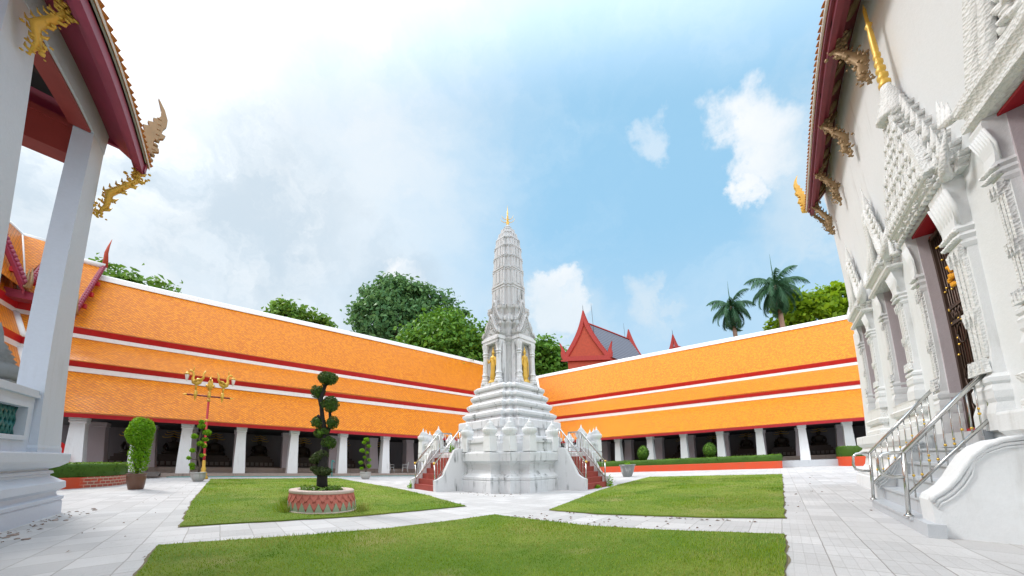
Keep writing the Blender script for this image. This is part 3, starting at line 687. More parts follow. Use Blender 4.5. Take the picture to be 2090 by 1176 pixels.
# porches with columns, niche and double pediment on each face
def pediment(w, h, z, x, R, t, parent, n_tooth=9):
    """flame-edged gable: tympanum, raking mouldings and leaf crest; faces local +x"""
    T = R @ Matrix(((0,0,1,x),(1,0,0,0),(0,1,0,z),(0,0,0,1)))
    cur = lambda f: (w*(1-f)**1.0*(1-.22*math.sin(f*PI)), h*f)
    L = [(-cur(f)[0], cur(f)[1]) for f in np.linspace(0, 1, 8)]; Rr = [(cur(f)[0], cur(f)[1]) for f in np.linspace(1, 0, 8)][1:]
    mb = MB(); mb.prism(L+Rr, t, T)
    for sgn in (-1, 1):
        pts = [T @ Vector((sgn*cur(f)[0]*.93, cur(f)[1]*.95, t+.02)) for f in np.linspace(0, 1, 8)]
        mb.tube(pts, .045*w/.6, 6); pts = [T @ Vector((sgn*cur(f)[0]*.66, cur(f)[1]*.70+.03, t+.015)) for f in np.linspace(0, 1, 8)]; mb.tube(pts, .03*w/.6, 6)
    for sgn in (-1, 1):
        for i in range(n_tooth):
            f = i/n_tooth; x0, y0 = cur(f); x1, y1 = cur(min(1, f+.11)); xm, ym = cur(f+.05)
            tip = (sgn*(xm+.10*w/.6), ym+.13*w/.6); mb.prism([(sgn*x0*.97, y0), (sgn*x1*.97, y1), tip] if sgn > 0 else [(sgn*x1*.97, y1), (sgn*x0*.97, y0), tip], t*.7, T)
    mb.prism([(-.05*w, h*.94), (.05*w, h*.94), (0, h*1.22)], t*.7, T)
    for sgn in (-1, 1): mb.prism([(sgn*w, 0), (sgn*w*1.06, .05), (sgn*w*1.13, .38*w), (sgn*w*.98, .12)] if sgn > 0 else [(sgn*w*.98, .12), (sgn*w*1.13, .38*w), (sgn*w*1.06, .05), (sgn*w, 0)], t*.7, T)
    for i in range(26):
        f = rng.random()*.8; ww = cur(f)[0]*.55; p = T @ Vector((rng.uniform(-ww, ww), h*f*.75+.06, t)); mb.ball(p, .035*w/.6*rng.uniform(.7, 1.5), 1)
    return mb.build('pediment', M_CARVEDT, parent)
for r in range(4):
    R = Matrix.Rotation(r*PI/2, 4, 'Z')
    mb = MB(); mb.box((.7, -.58, 4.33), (1.20, .58, 4.46), R); mb.box((.7, -.54, 6.36), (1.16, .54, 6.50), R); mb.box((.7, -.58, 6.50), (1.20, .58, 6.62), R); mb.box((.7, -.53, 6.62), (1.14, .53, 6.76), R)
    mb.box((.70, -.53, 4.46), (.90, -.27, 6.36), R); mb.box((.70, .27, 4.46), (.90, .53, 6.36), R); mb.build('porch', M_PRANG, prang)
    mb = MB(); mb.box((.70, -.27, 4.46), (.80, .27, 6.36), R); mb.build('niche_back', M_WHITE, prang)
    for sgn in (-1, 1):
        mb = MB(); c = R @ Vector((1.06, sgn*.435, 0)); mb.lathe([(.19, 4.46), (.19, 4.56), (.15, 4.60), (.17, 4.66), (.13, 4.72), (.125, 4.84), (.16, 4.88), (.13, 4.93), (.115, 5.0), (.105, 5.75), (.14, 5.80), (.11, 5.86), (.15, 5.92), (.12, 5.98), (.13, 6.12), (.16, 6.24), (.17, 6.36)], 10, c, False); mb.build('porch_column', M_PRANG, prang)
    pediment(.58, 1.15, 6.74, .84, R, .30, prang); pediment(.48, 1.25, 7.50, .66, R, .28, prang, 7)
    mb = MB(); mb.box((.5, -.44, 7.42), (.96, .44, 7.54), R); mb.build('pediment_shelf', M_TOWER, prang)
    for a, b2, z in ((.84, .62, 7.42), (.70, .70, 7.36), (.62, .84, 7.42), (1.14, .54, 6.72), (1.14, -.54, 6.72)):
        mb = MB(); p = R @ Vector((a, b2, z)); mb.lathe([(.06, 0), (.075, .08), (.045, .2), (.0, .34)], 5, p); mb.build('antefix', M_CARVEDT, prang)
# balustrade: parapet walls on the terrace edge and lotus-bud posts
def post():
    mb = MB(); q = lambda w, z: [(-w, -w, z), (w, -w, z), (w, w, z), (-w, w, z)]
    mb.rings([q(.17, 0), q(.155, .50), q(.16, .53)]); return mb
def lotus():
    mb = MB(); mb.lathe([(.13, .50), (.15, .52), (.235, .63), (.255, .69), (.255, .74), (.235, .77), (.16, .775), (.19, .79), (.19, .83), (.135, .835), (.155, .85), (.155, .88), (.105, .885), (.12, .90), (.12, .925), (.075, .93), (.085, .945), (.08, .965), (.045, .98), (.028, 1.06), (.0, 1.14)], 18, (0,0,0), False); return mb
pm, lm = post().build('baluster_post', M_WHITE, prang), lotus().build('lotus_finial', M_WHITE)
lm.parent = pm; firstp = True
PE, PK, PMm = BE-.14, BK-.14, BM-.14
spots = []
for r in range(4):
    c, s = (1, 0, -1, 0)[r], (0, 1, 0, -1)[r]
    for x, y in ((PE, PMm), (PK, PK), (PMm, PE), (PE-.02, 1.0), (PE-.02, -1.0)): spots.append((x*c-y*s, x*s+y*c))
for x, y in spots:
    if firstp: pm.location = (x, y, 1.43); firstp = False
    else: o = dup(pm, None, None, None, prang); o.location = (x, y, 1.43)
for r in range(4):
    R = Matrix.Rotation(r*PI/2, 4, 'Z')
    for sgn in (-1, 1):
        a, b2 = sorted((sgn*1.15, sgn*(PMm-.1)))
        mb = MB(); mb.box((PE-.10, a, 1.42), (PE+.08, b2, 1.50), R); mb.box((PE-.06, a, 1.50), (PE+.05, b2, 1.74), R); mb.box((PE-.10, a, 1.74), (PE+.09, b2, 1.80), R); mb.box((PE-.07, a, 1.80), (PE+.06, b2, 1.86), R); mb.build('parapet', M_PRANG, prang)
    mb = MB(); mb.box((PK-.08, PMm-.3, 1.42), (PK+.04, PK-.1, 1.72), R); mb.build('parapet', M_PRANG, prang); mb = MB(); mb.box((PMm-.3, PK-.08, 1.42), (PK-.1, PK+.04, 1.72), R)
    mb.build('parapet', M_PRANG, prang)
# staircases on the two visible faces (and the two behind)
for r in range(4):
    R = Matrix.Rotation(r*PI/2, 4, 'Z'); n = 7
    x_out, x_in = 4.52, 3.05
    mb = MB()
    for i in range(n): mb.box((x_in-.3, -.77, i*1.43/n if i else 0), (x_out-.02-(x_out-x_in-.1)*i/n, .77, (i+1)*1.43/n), R)
    st = mb.build('staircase', M_STEP, prang)
    for sgn in (-1, 1):
        T = R @ Matrix(((1,0,0,0),(0,0,1,sgn*.83-.07),(0,1,0,0),(0,0,0,1)))
        mb = MB(); prof2 = [(x_in-.2, 0), (x_out+.05, 0), (x_out+.05, .40), (x_out-.10, .44), (x_out-.30, .56), (x_in+.62, 1.50), (x_in+.42, 1.56), (x_in-.2, 1.56)]
        mb.prism(prof2, .14, T); mb.build('stair_wall', M_PRANG, prang)
# handrails are things of their own
def stair_rail(label, R, sgn):
    t = thing('stair_handrail', label, 'handrail', PC, PRZ+R, 'steel handrails on the spire stairs')
    y = sgn*.71; A, B = Vector((4.46, y, .20)), Vector((3.30, y, 1.45)); up = Vector((0, 0, .78))
    mb = MB(); mb.tube([A, A+up], .026, 7); mb.build('post', M_STEEL, t)
    mb = MB(); mb.tube([B, B+up, ], .022, 7); mb.build('post', M_STEEL, t)
    mb = MB(); e = Vector((-.62, 0, 0)); mb.tube([A+up, B+up+Vector((.05,0,-.02)), B+up+Vector((-.05, 0, 0)), B+up+e], .030, 8); mb.build('top_rail', M_STEEL, t)
    mb = MB(); mb.tube([A+up*.22, B+up*.22, B+up*.22+e], .018, 6); mb.build('bottom_rail', M_STEEL, t)
    mb = MB(); mb.tube([B+e, B+up+e], .022, 7); mb.build('post', M_STEEL, t)
    for i in range(1, 9): mb = MB(); p = A.lerp(B, i/9); mb.tube([p+up*.22, p+up], .010, 5); mb.build('baluster', M_STEEL, t)
    for i in range(1, 4): mb = MB(); p = B+e*(i/4); mb.tube([p+up*.22, p+up], .010, 5); mb.build('baluster', M_STEEL, t)
    mb = MB(); mb.ball(A+up+Vector((.02, 0, .02)), .045, 2); mb.build('brass_knob', M_GOLD, t)
stair_rail('steel handrail on the outer, far-left side of the left red stairs of the spire', PI, -1)
stair_rail('steel handrail beside the broad white wall on the left red stairs of the spire', PI, 1)
stair_rail('steel handrail beside the broad white wall on the right red stairs of the spire', -PI/2, -1)
stair_rail('steel handrail on the outer, far-right side of the right red stairs of the spire', -PI/2, 1)
# gilded standing images in the niches
def standing_image(label, rz, hand):
    loc = PC+Matrix.Rotation(PRZ+rz, 3, 'Z') @ Vector((1.0, 0, 4.46))
    t = thing('standing_statue', label, 'statue', loc, PRZ+rz, 'gilded standing statues in the spire niches')
    mb = MB(); mb.lathe([(.20, 0), (.21, .05), (.17, .08), (.19, .12), (.14, .15), (.0, .16)], 14); mb.build('lotus_base', M_GOLDP, t)
    mb = MB(); prof = [(.10, .15), (.135, .17), (.15, .30), (.125, .55), (.118, .75), (.135, .88), (.118, .98), (.125, 1.08), (.155, 1.20), (.15, 1.26), (.07, 1.31), (.048, 1.34), (.05, 1.37), (.075, 1.42), (.08, 1.48), (.068, 1.54), (.045, 1.58), (.048, 1.61), (.03, 1.66), (.012, 1.72), (.0, 1.80)]
    mb.lathe(prof, 16, (0,0,0), True, None, .66, 1)
    # arms with hands
    for sgn in (-1, 1):
        if sgn == hand: mb.tube([(.0, sgn*.14, 1.22), (.02, sgn*.20, 1.05), (.10, sgn*.19, .98), (.14, sgn*.18, 1.08), (.145, sgn*.18, 1.17)], [.045, .040, .033, .026, .010], 7)
        else: mb.tube([(.0, sgn*.14, 1.22), (.0, sgn*.19, 1.03), (.02, sgn*.185, .86), (.03, sgn*.175, .76)], [.045, .040, .030, .012], 7)
    for sgn in (-1, 1): mb.ball((0, sgn*.082, 1.44), (.018, .014, .05), 1); mb.ball((.05, sgn*.05, .165), (.085, .035, .03), 1)
    mb.ball((.055, 0, 1.455), (.016, .012, .022), 1)
    mb.build('figure', M_GOLDP, t)
    mb = MB(); mb.tube([(.0, -.10, 1.25), (.075, 0, 1.12), (.06, .13, .95), (.05, .15, .6), (.045, .16, .32)], [.02, .022, .022, .03, .02], 6); mb.build('robe_fold', M_GOLDP, t)
standing_image('gilded standing statue with a raised hand in the left niche of the white spire', PI, -1)
standing_image('gilded standing statue with lowered arms in the right niche of the white spire', -PI/2, 0)

# ================================================================== OPEN PAVILION on the left
pav = thing('open_pavilion', 'tall white pillared pavilion with plum-red eaves at the left edge of the courtyard', 'pavilion', (0,0,0))
XA = -2.36
def mould(prof, y0, y1, x_in, name, m, parent, skew=0.0):
    """moulded wall facing +x with a returned end at y1 ; prof = (z, out)"""
    mb = MB(); R = []
    for z, o in prof:
        xo = XA-.13+o; R.append([(x_in, y0, z), (xo+skew*(y1-y0), y0, z), (xo, y1+o, z), (x_in, y1+o, z)])
    mb.rings(R); return mb.build(name, m, parent)
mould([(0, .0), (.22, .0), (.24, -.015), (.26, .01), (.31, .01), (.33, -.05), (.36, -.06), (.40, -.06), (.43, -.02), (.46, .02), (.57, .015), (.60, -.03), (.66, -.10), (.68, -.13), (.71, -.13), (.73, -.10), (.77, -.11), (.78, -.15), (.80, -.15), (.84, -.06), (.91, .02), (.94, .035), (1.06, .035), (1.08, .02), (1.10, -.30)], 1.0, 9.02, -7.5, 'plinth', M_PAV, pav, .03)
def pillar(yc, name='pillar'):
    mb = MB(); xo, xi = XA-.20, -2.84
    def rg(z, wy, dx): return [(xi-dx*.62, yc-wy, z), (xo-dx, yc-wy, z), (xo-dx, yc+wy, z), (xi-dx*.62, yc+wy, z)]
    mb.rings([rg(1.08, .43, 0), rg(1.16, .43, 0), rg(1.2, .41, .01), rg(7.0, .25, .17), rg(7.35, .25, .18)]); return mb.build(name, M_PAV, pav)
pillar(8.58); pillar(6.45); pillar(3.75); pillar(1.3)
# balustrade between the pillars: wall with a sunk panel of teal lattice tiles
for ya, yb in ((6.86, 8.17), (4.15, 6.06), (1.7, 3.3)):
    mb = MB(); x0, x1 = XA-.62, XA-.30; xm = XA-.38
    pa, pb, za, zb = ya+.22, yb-.22, 1.34, 1.78
    mb.box((x0, ya, 1.08), (x1, yb, za)); mb.box((x0, ya, zb), (x1, yb, 1.96)); mb.box((x0, ya, za), (x1, pa, zb)); mb.box((x0, pb, za), (x1, yb, zb))
    mb.box((x0-.05, ya, 1.96), (x1+.05, yb, 2.01)); mb.box((x0-.03, ya, 2.01), (x1+.03, yb, 2.08)); mb.box((x1, pa-.07, za-.07), (x1+.025, pb+.07, za)); mb.box((x1, pa-.07, zb), (x1+.025, pb+.07, zb+.07)); mb.box((x1, pa-.07, za), (x1+.025, pa, zb)); mb.box((x1, pb, za), (x1+.025, pb+.07, zb))
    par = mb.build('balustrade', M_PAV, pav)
    mb = MB(); n = 9; w = (pb-pa)/n; h = zb-za
    for i in range(n):
        for a, b2, c, d in ((0, 0, 1, .5), (0, .5, 1, 1), (1, 0, 0, .5), (1, .5, 0, 1)): mb.tube([(xm, pa+w*(i+a), za+h*b2), (xm, pa+w*(i+c), za+h*d)], .017, 5)
    mb.build('lattice_panel', M_TEAL, par)
    mb = MB(); mb.box((x0+.03, pa, za), (x0+.09, pb, zb)); mb.build('panel_back', M_DARK, par)
# frame, soffit and roof
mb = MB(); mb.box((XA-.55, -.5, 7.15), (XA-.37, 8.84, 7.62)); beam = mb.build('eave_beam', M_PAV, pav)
mb = MB(); mb.box((XA-.62, -.5, 7.10), (XA-.40, 8.30, 7.16)); mb.build('beam_soffit', M_MAROONB, beam)
for y in (8.55, 6.40, 3.75):
    mb = MB(); mb.box((-7.0, y-.17, 6.55), (-2.74, y+.17, 7.08)); mb.box((-7.0, y-.20, 7.08), (-2.74, y+.20, 7.2)); mb.build('cross_beam', M_MAROONB, pav)
mb = MB(); mb.box((-7.2, -.6, 7.75), (XA-.6, 8.7, 7.85)); mb.build('ceiling', M_CEIL, pav)
for i, y in enumerate((7.9, 7.2, 6.5, 5.2, 4.5)):
    mb = MB(); mb.box((-7, y-.05, 7.45), (XA-.75, y+.05, 7.75)); mb.build('ceiling_joist', M_DARK, pav)
EX, EZ, YF = XA+.16, 7.34, 8.98    # outer lower eave line
rs = 1.55                            # steep roof pitch
def roofpt(dx, y, dz=0): return (EX-dx, y, EZ+dx*rs+dz)
mb = MB(); mb.add([roofpt(.0, -.6, -.02), roofpt(.0, YF, -.02), roofpt(4.2, YF, -.02), roofpt(4.2, -.6, -.02), roofpt(.0, -.6, .04), roofpt(.0, YF, .04), roofpt(4.2, YF, .04), roofpt(4.2, -.6, .04)], [(0,3,2,1),(4,5,6,7),(0,1,5,4),(1,2,6,5),(2,3,7,6),(3,0,4,7)]); mb.build('eave_soffit', M_MAROON2, pav)
mb = MB(); mb.add([(EX-.08, -.6, EZ-.06), (EX-.08, YF-.02, EZ-.06), (XA-.375, YF-.02, 7.60), (XA-.375, -.6, 7.60), (EX-.08, -.6, EZ-.02), (EX-.08, YF-.02, EZ-.02), (XA-.375, YF-.02, 7.66), (XA-.375, -.6, 7.66)], [(0,3,2,1),(4,5,6,7),(0,1,5,4),(1,2,6,5),(2,3,7,6),(3,0,4,7)]); mb.build('soffit_board', M_MAROON2, pav)
mb = MB(); mb.box((XA-2.2, YF-.1, 7.5), (XA-.1, YF-.04, 8.2)); mb.build('gable_infill', M_MAROON2, pav)
mb = MB(); slab(mb, roofpt(-.05, -.6, .09), roofpt(-.05, YF+.05, .09), roofpt(4.2, YF+.05, .09), roofpt(4.2, -.6, .09)); slab(mb, (-13.5, YF+.05, EZ), (-13.5, -.6, EZ), roofpt(4.2, -.6, .09), roofpt(4.2, YF+.05, .09)); mb.build('roof', M_TILE, pav)
mb = MB()
for k, (dx0, z0, z1, w) in enumerate(((.02, -.22, .05, .07), (.10, -.16, -.05, .05), (.05, -.10, .0, .09))): mb.box((EX-dx0-w, -.6, EZ+z0), (EX-dx0+.02, YF, EZ+z1))
mb.build('fascia', M_MAROON2, pav)
mb = MB(); mb.box((EX-.03, -.6, EZ+.05), (EX+.045, YF+.05, EZ+.12)); trim = mb.build('eave_trim', M_TRIM, pav)
mb = MB()
for i in range(70):
    y = YF-i*.135; mb.lathe([(.072, 0), (.075, .015), (.03, .045)], 6, (EX+.02, y, EZ+.12))
mb.build('tile_butts', M_TILE2, trim)
# gable end boards and finial at the far end
mb = MB(); A = Vector(roofpt(-.02, YF, -.14)); B = Vector(roofpt(4.2, YF, -.14)); thick_strip(mb, [A, B], [A+Vector((0,0,.5)), B+Vector((0,0,.5))], .12); mb.build('gable_board', M_MAROON2, pav)
def flat_ornament(name, m, poly, t, M, parent, extra=()):
    mb = MB(); n = len(poly); c = Vector((sum(p[0] for p in poly)/n, sum(p[1] for p in poly)/n))
    ins = [((p[0]-c.x)*.80+c.x, (p[1]-c.y)*.80+c.y) for p in poly]
    tr = tessellate_polygon([[Vector((x, y, 0)) for x, y in poly]])
    V = [(x, y, 0) for x, y in poly]+[(x, y, t) for x, y in poly]
    fs = [tuple(a) for a in tr]+[tuple(i+n for i in a) for a in tr]+[(j, (j+1) % n, n+(j+1) % n, n+j) for j in range(n)]
    mb.add(V, fs, False, M)
    for c, r in extra: mb.ball(c, r, 1)
    return mb.build(name, m, parent)
FLAME = [(.02,0),(.22,.02),(.26,.18),(.22,.34),(.26,.44),(.37,.52),(.36,.60),(.27,.60),(.27,.72),(.34,.84),(.43,.92),(.46,1.02),(.39,1.02),(.42,1.16),(.47,1.28),(.48,1.45),(.43,1.66),(.32,1.88),(.37,1.62),(.37,1.46),(.32,1.34),(.25,1.30),(.27,1.20),(.17,1.14),(.20,1.04),(.10,.98),(.13,.88),(.06,.78),(.03,.62),(.05,.45),(.10,.3)]
def flame(name, m, base, ux, scale, parent, t=.08, lean=0.0):
    X = Vector(ux).normalized(); Z = Vector((0, 0, 1)); N = X.cross(Z)
    T = Matrix(((X.x, Z.x, N.x, base[0]), (X.y, Z.y, N.y, base[1]), (X.z, Z.z, N.z, base[2]), (0,0,0,1)))
    extra = []
    for i in range(10):
        y = .1+i*.14; x = .19+.17*math.sin(min(1, y/1.3)*1.4); extra.append((T @ Vector((x*scale+lean*y*scale, y*scale, t/2)), (.06*scale,)*3))
    return flat_ornament(name, m, [(x*scale+lean*y*scale, y*scale) for x, y in FLAME], t, T, parent, extra)
flame('eave_finial', M_OLDGOLD, (EX-.20, YF+.06, EZ+.08), (1, .25, 0), .98, pav, .08, -.12)
flame('eave_finial', M_OLDGOLD, (EX-.05, 5.5, EZ+.12), (1, .25, 0), .35, pav, .05, -.12)
def naga_bracket(name, m, foot, top, out, parent, wid=.10):
    """carved S-shaped eave bracket from wall foot to eave top"""
    f, t = Vector(foot), Vector(top); side = (t-f).cross(Vector(out)).normalized(); up = (t-f); L = up.length; d = up.normalized(); o = Vector(out).normalized()
    pts = [f, f+up*.2+o*.02*L, f+up*.42-o*.04*L, f+up*.62+o*.02*L, f+up*.8+o*.07*L, f+up*.93+o*.03*L, t]
    mb = MB(); mb.tube(pts, [.008*L, .045*L, .066*L, .05*L, .042*L, .04*L, .03*L], 8, True, None, .6)
    for i in range(90):
        k = rng.random()*.95; j = min(int(k*6), 5); p = pts[j].lerp(pts[j+1], k*6-j)+o*rng.normal(0, .045*L)+side*rng.choice((-1, 1))*.045*L*rng.uniform(.3, 1)
        mb.ball(p, (.022*L*rng.uniform(.5, 1.2),)*3, 1)
    for i in range(13):
        k = .05+i*.07; j = min(int(k*6), 5); p = pts[j].lerp(pts[j+1], k*6-j); q = .45+.4*math.sin(k*PI)
        mb.tube([p, p-o*.075*L*q+d*.02*L, p-o*.10*L*q+d*.07*L], [.024*L, .016*L, .003*L], 5)
        if i % 2: mb.tube([p, p+o*.075*L*q+d*.02*L, p+o*.095*L*q+d*.07*L], [.03*L, .02*L, .003*L], 5)
    return mb.build(name, m, parent)
naga_bracket('eave_bracket', M_GOLDP, (XA-.32, 8.92, 5.82), (EX-.08, 8.90, EZ-.14), (1, .25, 0), pav)
naga_bracket('eave_bracket', M_GOLDP, (XA-.28, 6.42, 6.42), (EX-.26, 6.20, EZ+.0), (1, .25, 0), pav)

# ================================================================== ORDINATION HALL on the right
hall = thing('ordination_hall', 'towering white ordination hall with stucco framed doorway and windows at the right edge', 'temple hall', (0,0,0))
YW, YFr, YL = -2.40, -2.30, -2.20          # wall plane, front of the window frames, plinth ledge
XE = 12.55
DEPTH = -3.05
OPEN = [('window', 10.54, 11.34, 2.0, 4.36), ('window', 8.28, 9.08, 1.88, 4.34), ('door', 6.18, 7.11, 1.20, 4.40), ('window', 3.90, 5.03, 1.9, 4.46)]
# plinth runs on past the stairs, with a gap for the doorway
def plinth(x0, x1):
    prof = ((0,.10),(.10,.10),(.30,.09),(.32,.04),(.36,.06),(.44,.05),(.47,-.02),(.60,-.10),(.80,-.13),(.84,-.10),(.88,-.02),(.94,.01),(1.0,-.06),(1.06,-.08),(1.10,-.02),(1.16,.03),(1.34,.03),(1.37,.02),(1.39,-.34))
    end = x1 > 11
    mb = MB(); mb.rings([[(x0, -9, z), (x1+(o if end else 0), -9, z), (x1+(o if end else 0), YL+o, z), (x0, YL+o, z)] for z, o in prof]); mb.build('plinth', M_WHITE, hall)
plinth(7.72, 12.7); plinth(-4, 5.55)
# battered wall built round the openings
def wl(z): return YW-.012*(z-1.3)          # slight inward lean
mb = MB()
def wseg(x0, x1, z0, z1):
    ya, yb = wl(z0), wl(z1); xa = x1 if x1 < 13 else x1-.06*(z0-1.3); xb = x1 if x1 < 13 else x1-.06*(z1-1.3)
    mb.add([(x0, ya, z0), (xa, ya, z0), (xa, DEPTH-.3, z0), (x0, DEPTH-.3, z0), (x0, yb, z1), (xb, yb, z1), (xb, DEPTH-.3, z1), (x0, DEPTH-.3, z1)], [(0,1,2,3),(7,6,5,4),(1,0,4,5),(2,1,5,6),(3,2,6,7),(0,3,7,4)])
xs = [-5.0]+sum([[o[1], o[2]] for o in sorted(OPEN, key=lambda o: o[1])], [])+[XE+.1]
for k in range(0, len(xs), 2): wseg(xs[k], xs[k+1], 1.0, 4.5)
for o in OPEN:
    if o[3] > 1.3: wseg(o[1], o[2], 1.0, o[3])
    wseg(o[1], o[2], o[4], 4.5)
wseg(-5.0, XE+.1-.2, 4.5, 9.9); mb.build('wall', M_WHITE, hall)
mb = MB(); mb.box((11.5, -9.5, 1.2), (12.3, DEPTH-.31, 9.3)); mb.build('end_wall', M_WHITE, hall)
# reveals painted mauve with crimson soffits
for kind, x0, x1, z0, z1 in OPEN:
    DP_ = -2.60 if kind == 'door' else DEPTH
    mb = MB(); mb.box((x1-.004, DP_, z0), (x1+.02, YFr-.10, z1)); mb.build('reveal', M_MAUVE, hall)
    mb = MB(); mb.box((x0-.02, DP_, z0), (x0+.004, YFr-.10, z1)); mb.build('reveal', M_MAUVE, hall)
    mb = MB(); mb.box((x0, DP_, z1-.006), (x1, YFr-.06, z1+.03)); mb.build('lintel_soffit', M_CRIM, hall)
    mb = MB(); mb.box((x0, DP_-.10, z0), (x1, DP_, z1)); mb.build('shutter' if kind == 'window' else 'door_leaf', M_DARK if kind == 'window' else M_DOORL, hall)
# pilasters of the frames: stepped bases, ribbed shafts, lotus capitals
def pilaster(xc, z0, z1, w, side):
    q = lambda hw, d, z: [(xc-hw, YW-.1, z), (xc+hw, YW-.1, z), (xc+hw, YFr+d, z), (xc-hw, YFr+d, z)]
    h = z1-z0; mb = MB()
    pr = [(1.16,.04,0),(1.16,.04,.06),(1.10,.03,.075),(1.04,.01,.10),(1.10,.025,.115),(1.10,.025,.14),(1.05,.03,.15),(.98,.01,.165),(1.06,.03,.175),(1.06,.03,.19),(.92,-.01,.205),(.84,-.03,.26),(.78,-.045,.30)]
    pr += [(.76,-.05,.70),(.80,-.03,.705),(.86,.0,.72),(.80,-.03,.735),(.92,.02,.75),(.82,-.02,.765),(.96,.03,.78),(.84,.0,.795),(.86,-.01,.84),(.92,.0,.90),(1.0,.02,.95),(1.02,.025,.975),(.98,.015,.99),(.96,.01,1.0)]
    mb.rings([q(w*a*.5, d, z0+h*f) for a, d, f in pr]); p = mb.build('pilaster', M_WHITE, hall)
    for k in (-1, 0, 1):      # raised ribs of the shaft with a pointed stop
        mb = MB(); x = xc+k*w*.24; rw = w*.085
        mb.box((x-rw, YFr-.10, z0+h*.27), (x+rw, YFr-.012, z0+h*.705)); mb.prism([(x-rw*1.2, z0+h*.44), (x, z0+h*.40), (x+rw*1.2, z0+h*.44), (x+rw*1.2, z0+h*.46), (x-rw*1.2, z0+h*.46)], .10, Matrix(((1,0,0,0),(0,0,-1,YFr+.012),(0,1,0,0),(0,0,0,1)))); mb.build('shaft_rib', M_CARVED, p)
    for k7 in range(7):       # lotus petals of the capital
        k = k7*2/3; mb = MB(); x = xc+(k-2)*w*.235; mb.tube([(x, YFr-.03, z0+h*.80), (x*1.0+(k-2)*.012*w/.45, YFr-.02, z0+h*.87), (x+(k-2)*.02*w/.45, YFr+.025, z0+h*.95)], [w*.04, w*.066, w*.05], 6); mb.build('capital_petal', M_WHITE, p)
    for zf, n in ((.745, 7), (.775, 8)):
        mb = MB()
        for k in range(n): mb.ball((xc+(k-(n-1)/2)*w*.95/n, YFr+.01, z0+h*zf), (w*.085, .035, h*.010), 1)
        mb.build('bead_band', M_CARVED, p)
    # hanging drops under the capital
    for k in range(3): mb = MB(); x = xc+(k-1)*w*.28; mb.prism([(x-w*.12, z0+h*.71), (x+w*.12, z0+h*.71), (x+w*.05, z0+h*.68), (x, z0+h*.655), (x-w*.05, z0+h*.68)], .05, Matrix(((1,0,0,0),(0,0,-1,YFr+.02),(0,1,0,0),(0,0,0,1)))); mb.build('leaf_drop', M_CARVED, p)
    for k in range(4):
        mb = MB(); x = xc+(k-1.5)*w*.24; mb.prism([(x-w*.12, z0+h*.21), (x+w*.12, z0+h*.21), (x, z0+h*.265)], .05, Matrix(((1,0,0,0),(0,0,-1,YFr+.04),(0,1,0,0),(0,0,0,1)))); mb.build('base_leaf', M_CARVED, p)
    return p
HT = lambda y: Matrix(((1,0,0,0),(0,0,-1,y),(0,1,0,0),(0,0,0,1)))      # local xy -> wall xz, extrude towards -y
def spikes(mb, pts, r, h, n=5, lean=0.0):
    for p in pts: mb.lathe([(r, 0), (r*1.25, h*.25), (r*.7, h*.55), (r*.25, h*.8), (0, h)], n, p)
def rect_tier(mb, xc, hw, d, z0, z1):
    """half-round stepped tier against the wall, redented at the corners"""
    y0 = YW-.1; c = min(hw*.22, d*.8); f = YW+d
    poly = lambda g: [(xc-hw-g, y0), (xc+hw+g, y0), (xc+hw+g, f-c), (xc+hw-c*.6+g, f-c), (xc+hw-c*.6+g, f-c*.4+g*.5), (xc+hw-c*1.3+g, f-c*.4+g*.5), (xc+hw-c*1.3+g, f+g), (xc-hw+c*1.3-g, f+g), (xc-hw+c*1.3-g, f-c*.4+g*.5), (xc-hw+c*.6-g, f-c*.4+g*.5), (xc-hw+c*.6-g, f-c), (xc-hw-g, f-c)]
    h = z1-z0; pr = [(0, -.03), (.25, -.03), (.34, .0), (.44, .03), (.55, .01), (.62, .05), (.80, .06), (.86, .02), (1, -.06)]
    mb.rings([[(x, y, z0+h*a) for x, y in poly(g)] for a, g in pr])
    return poly
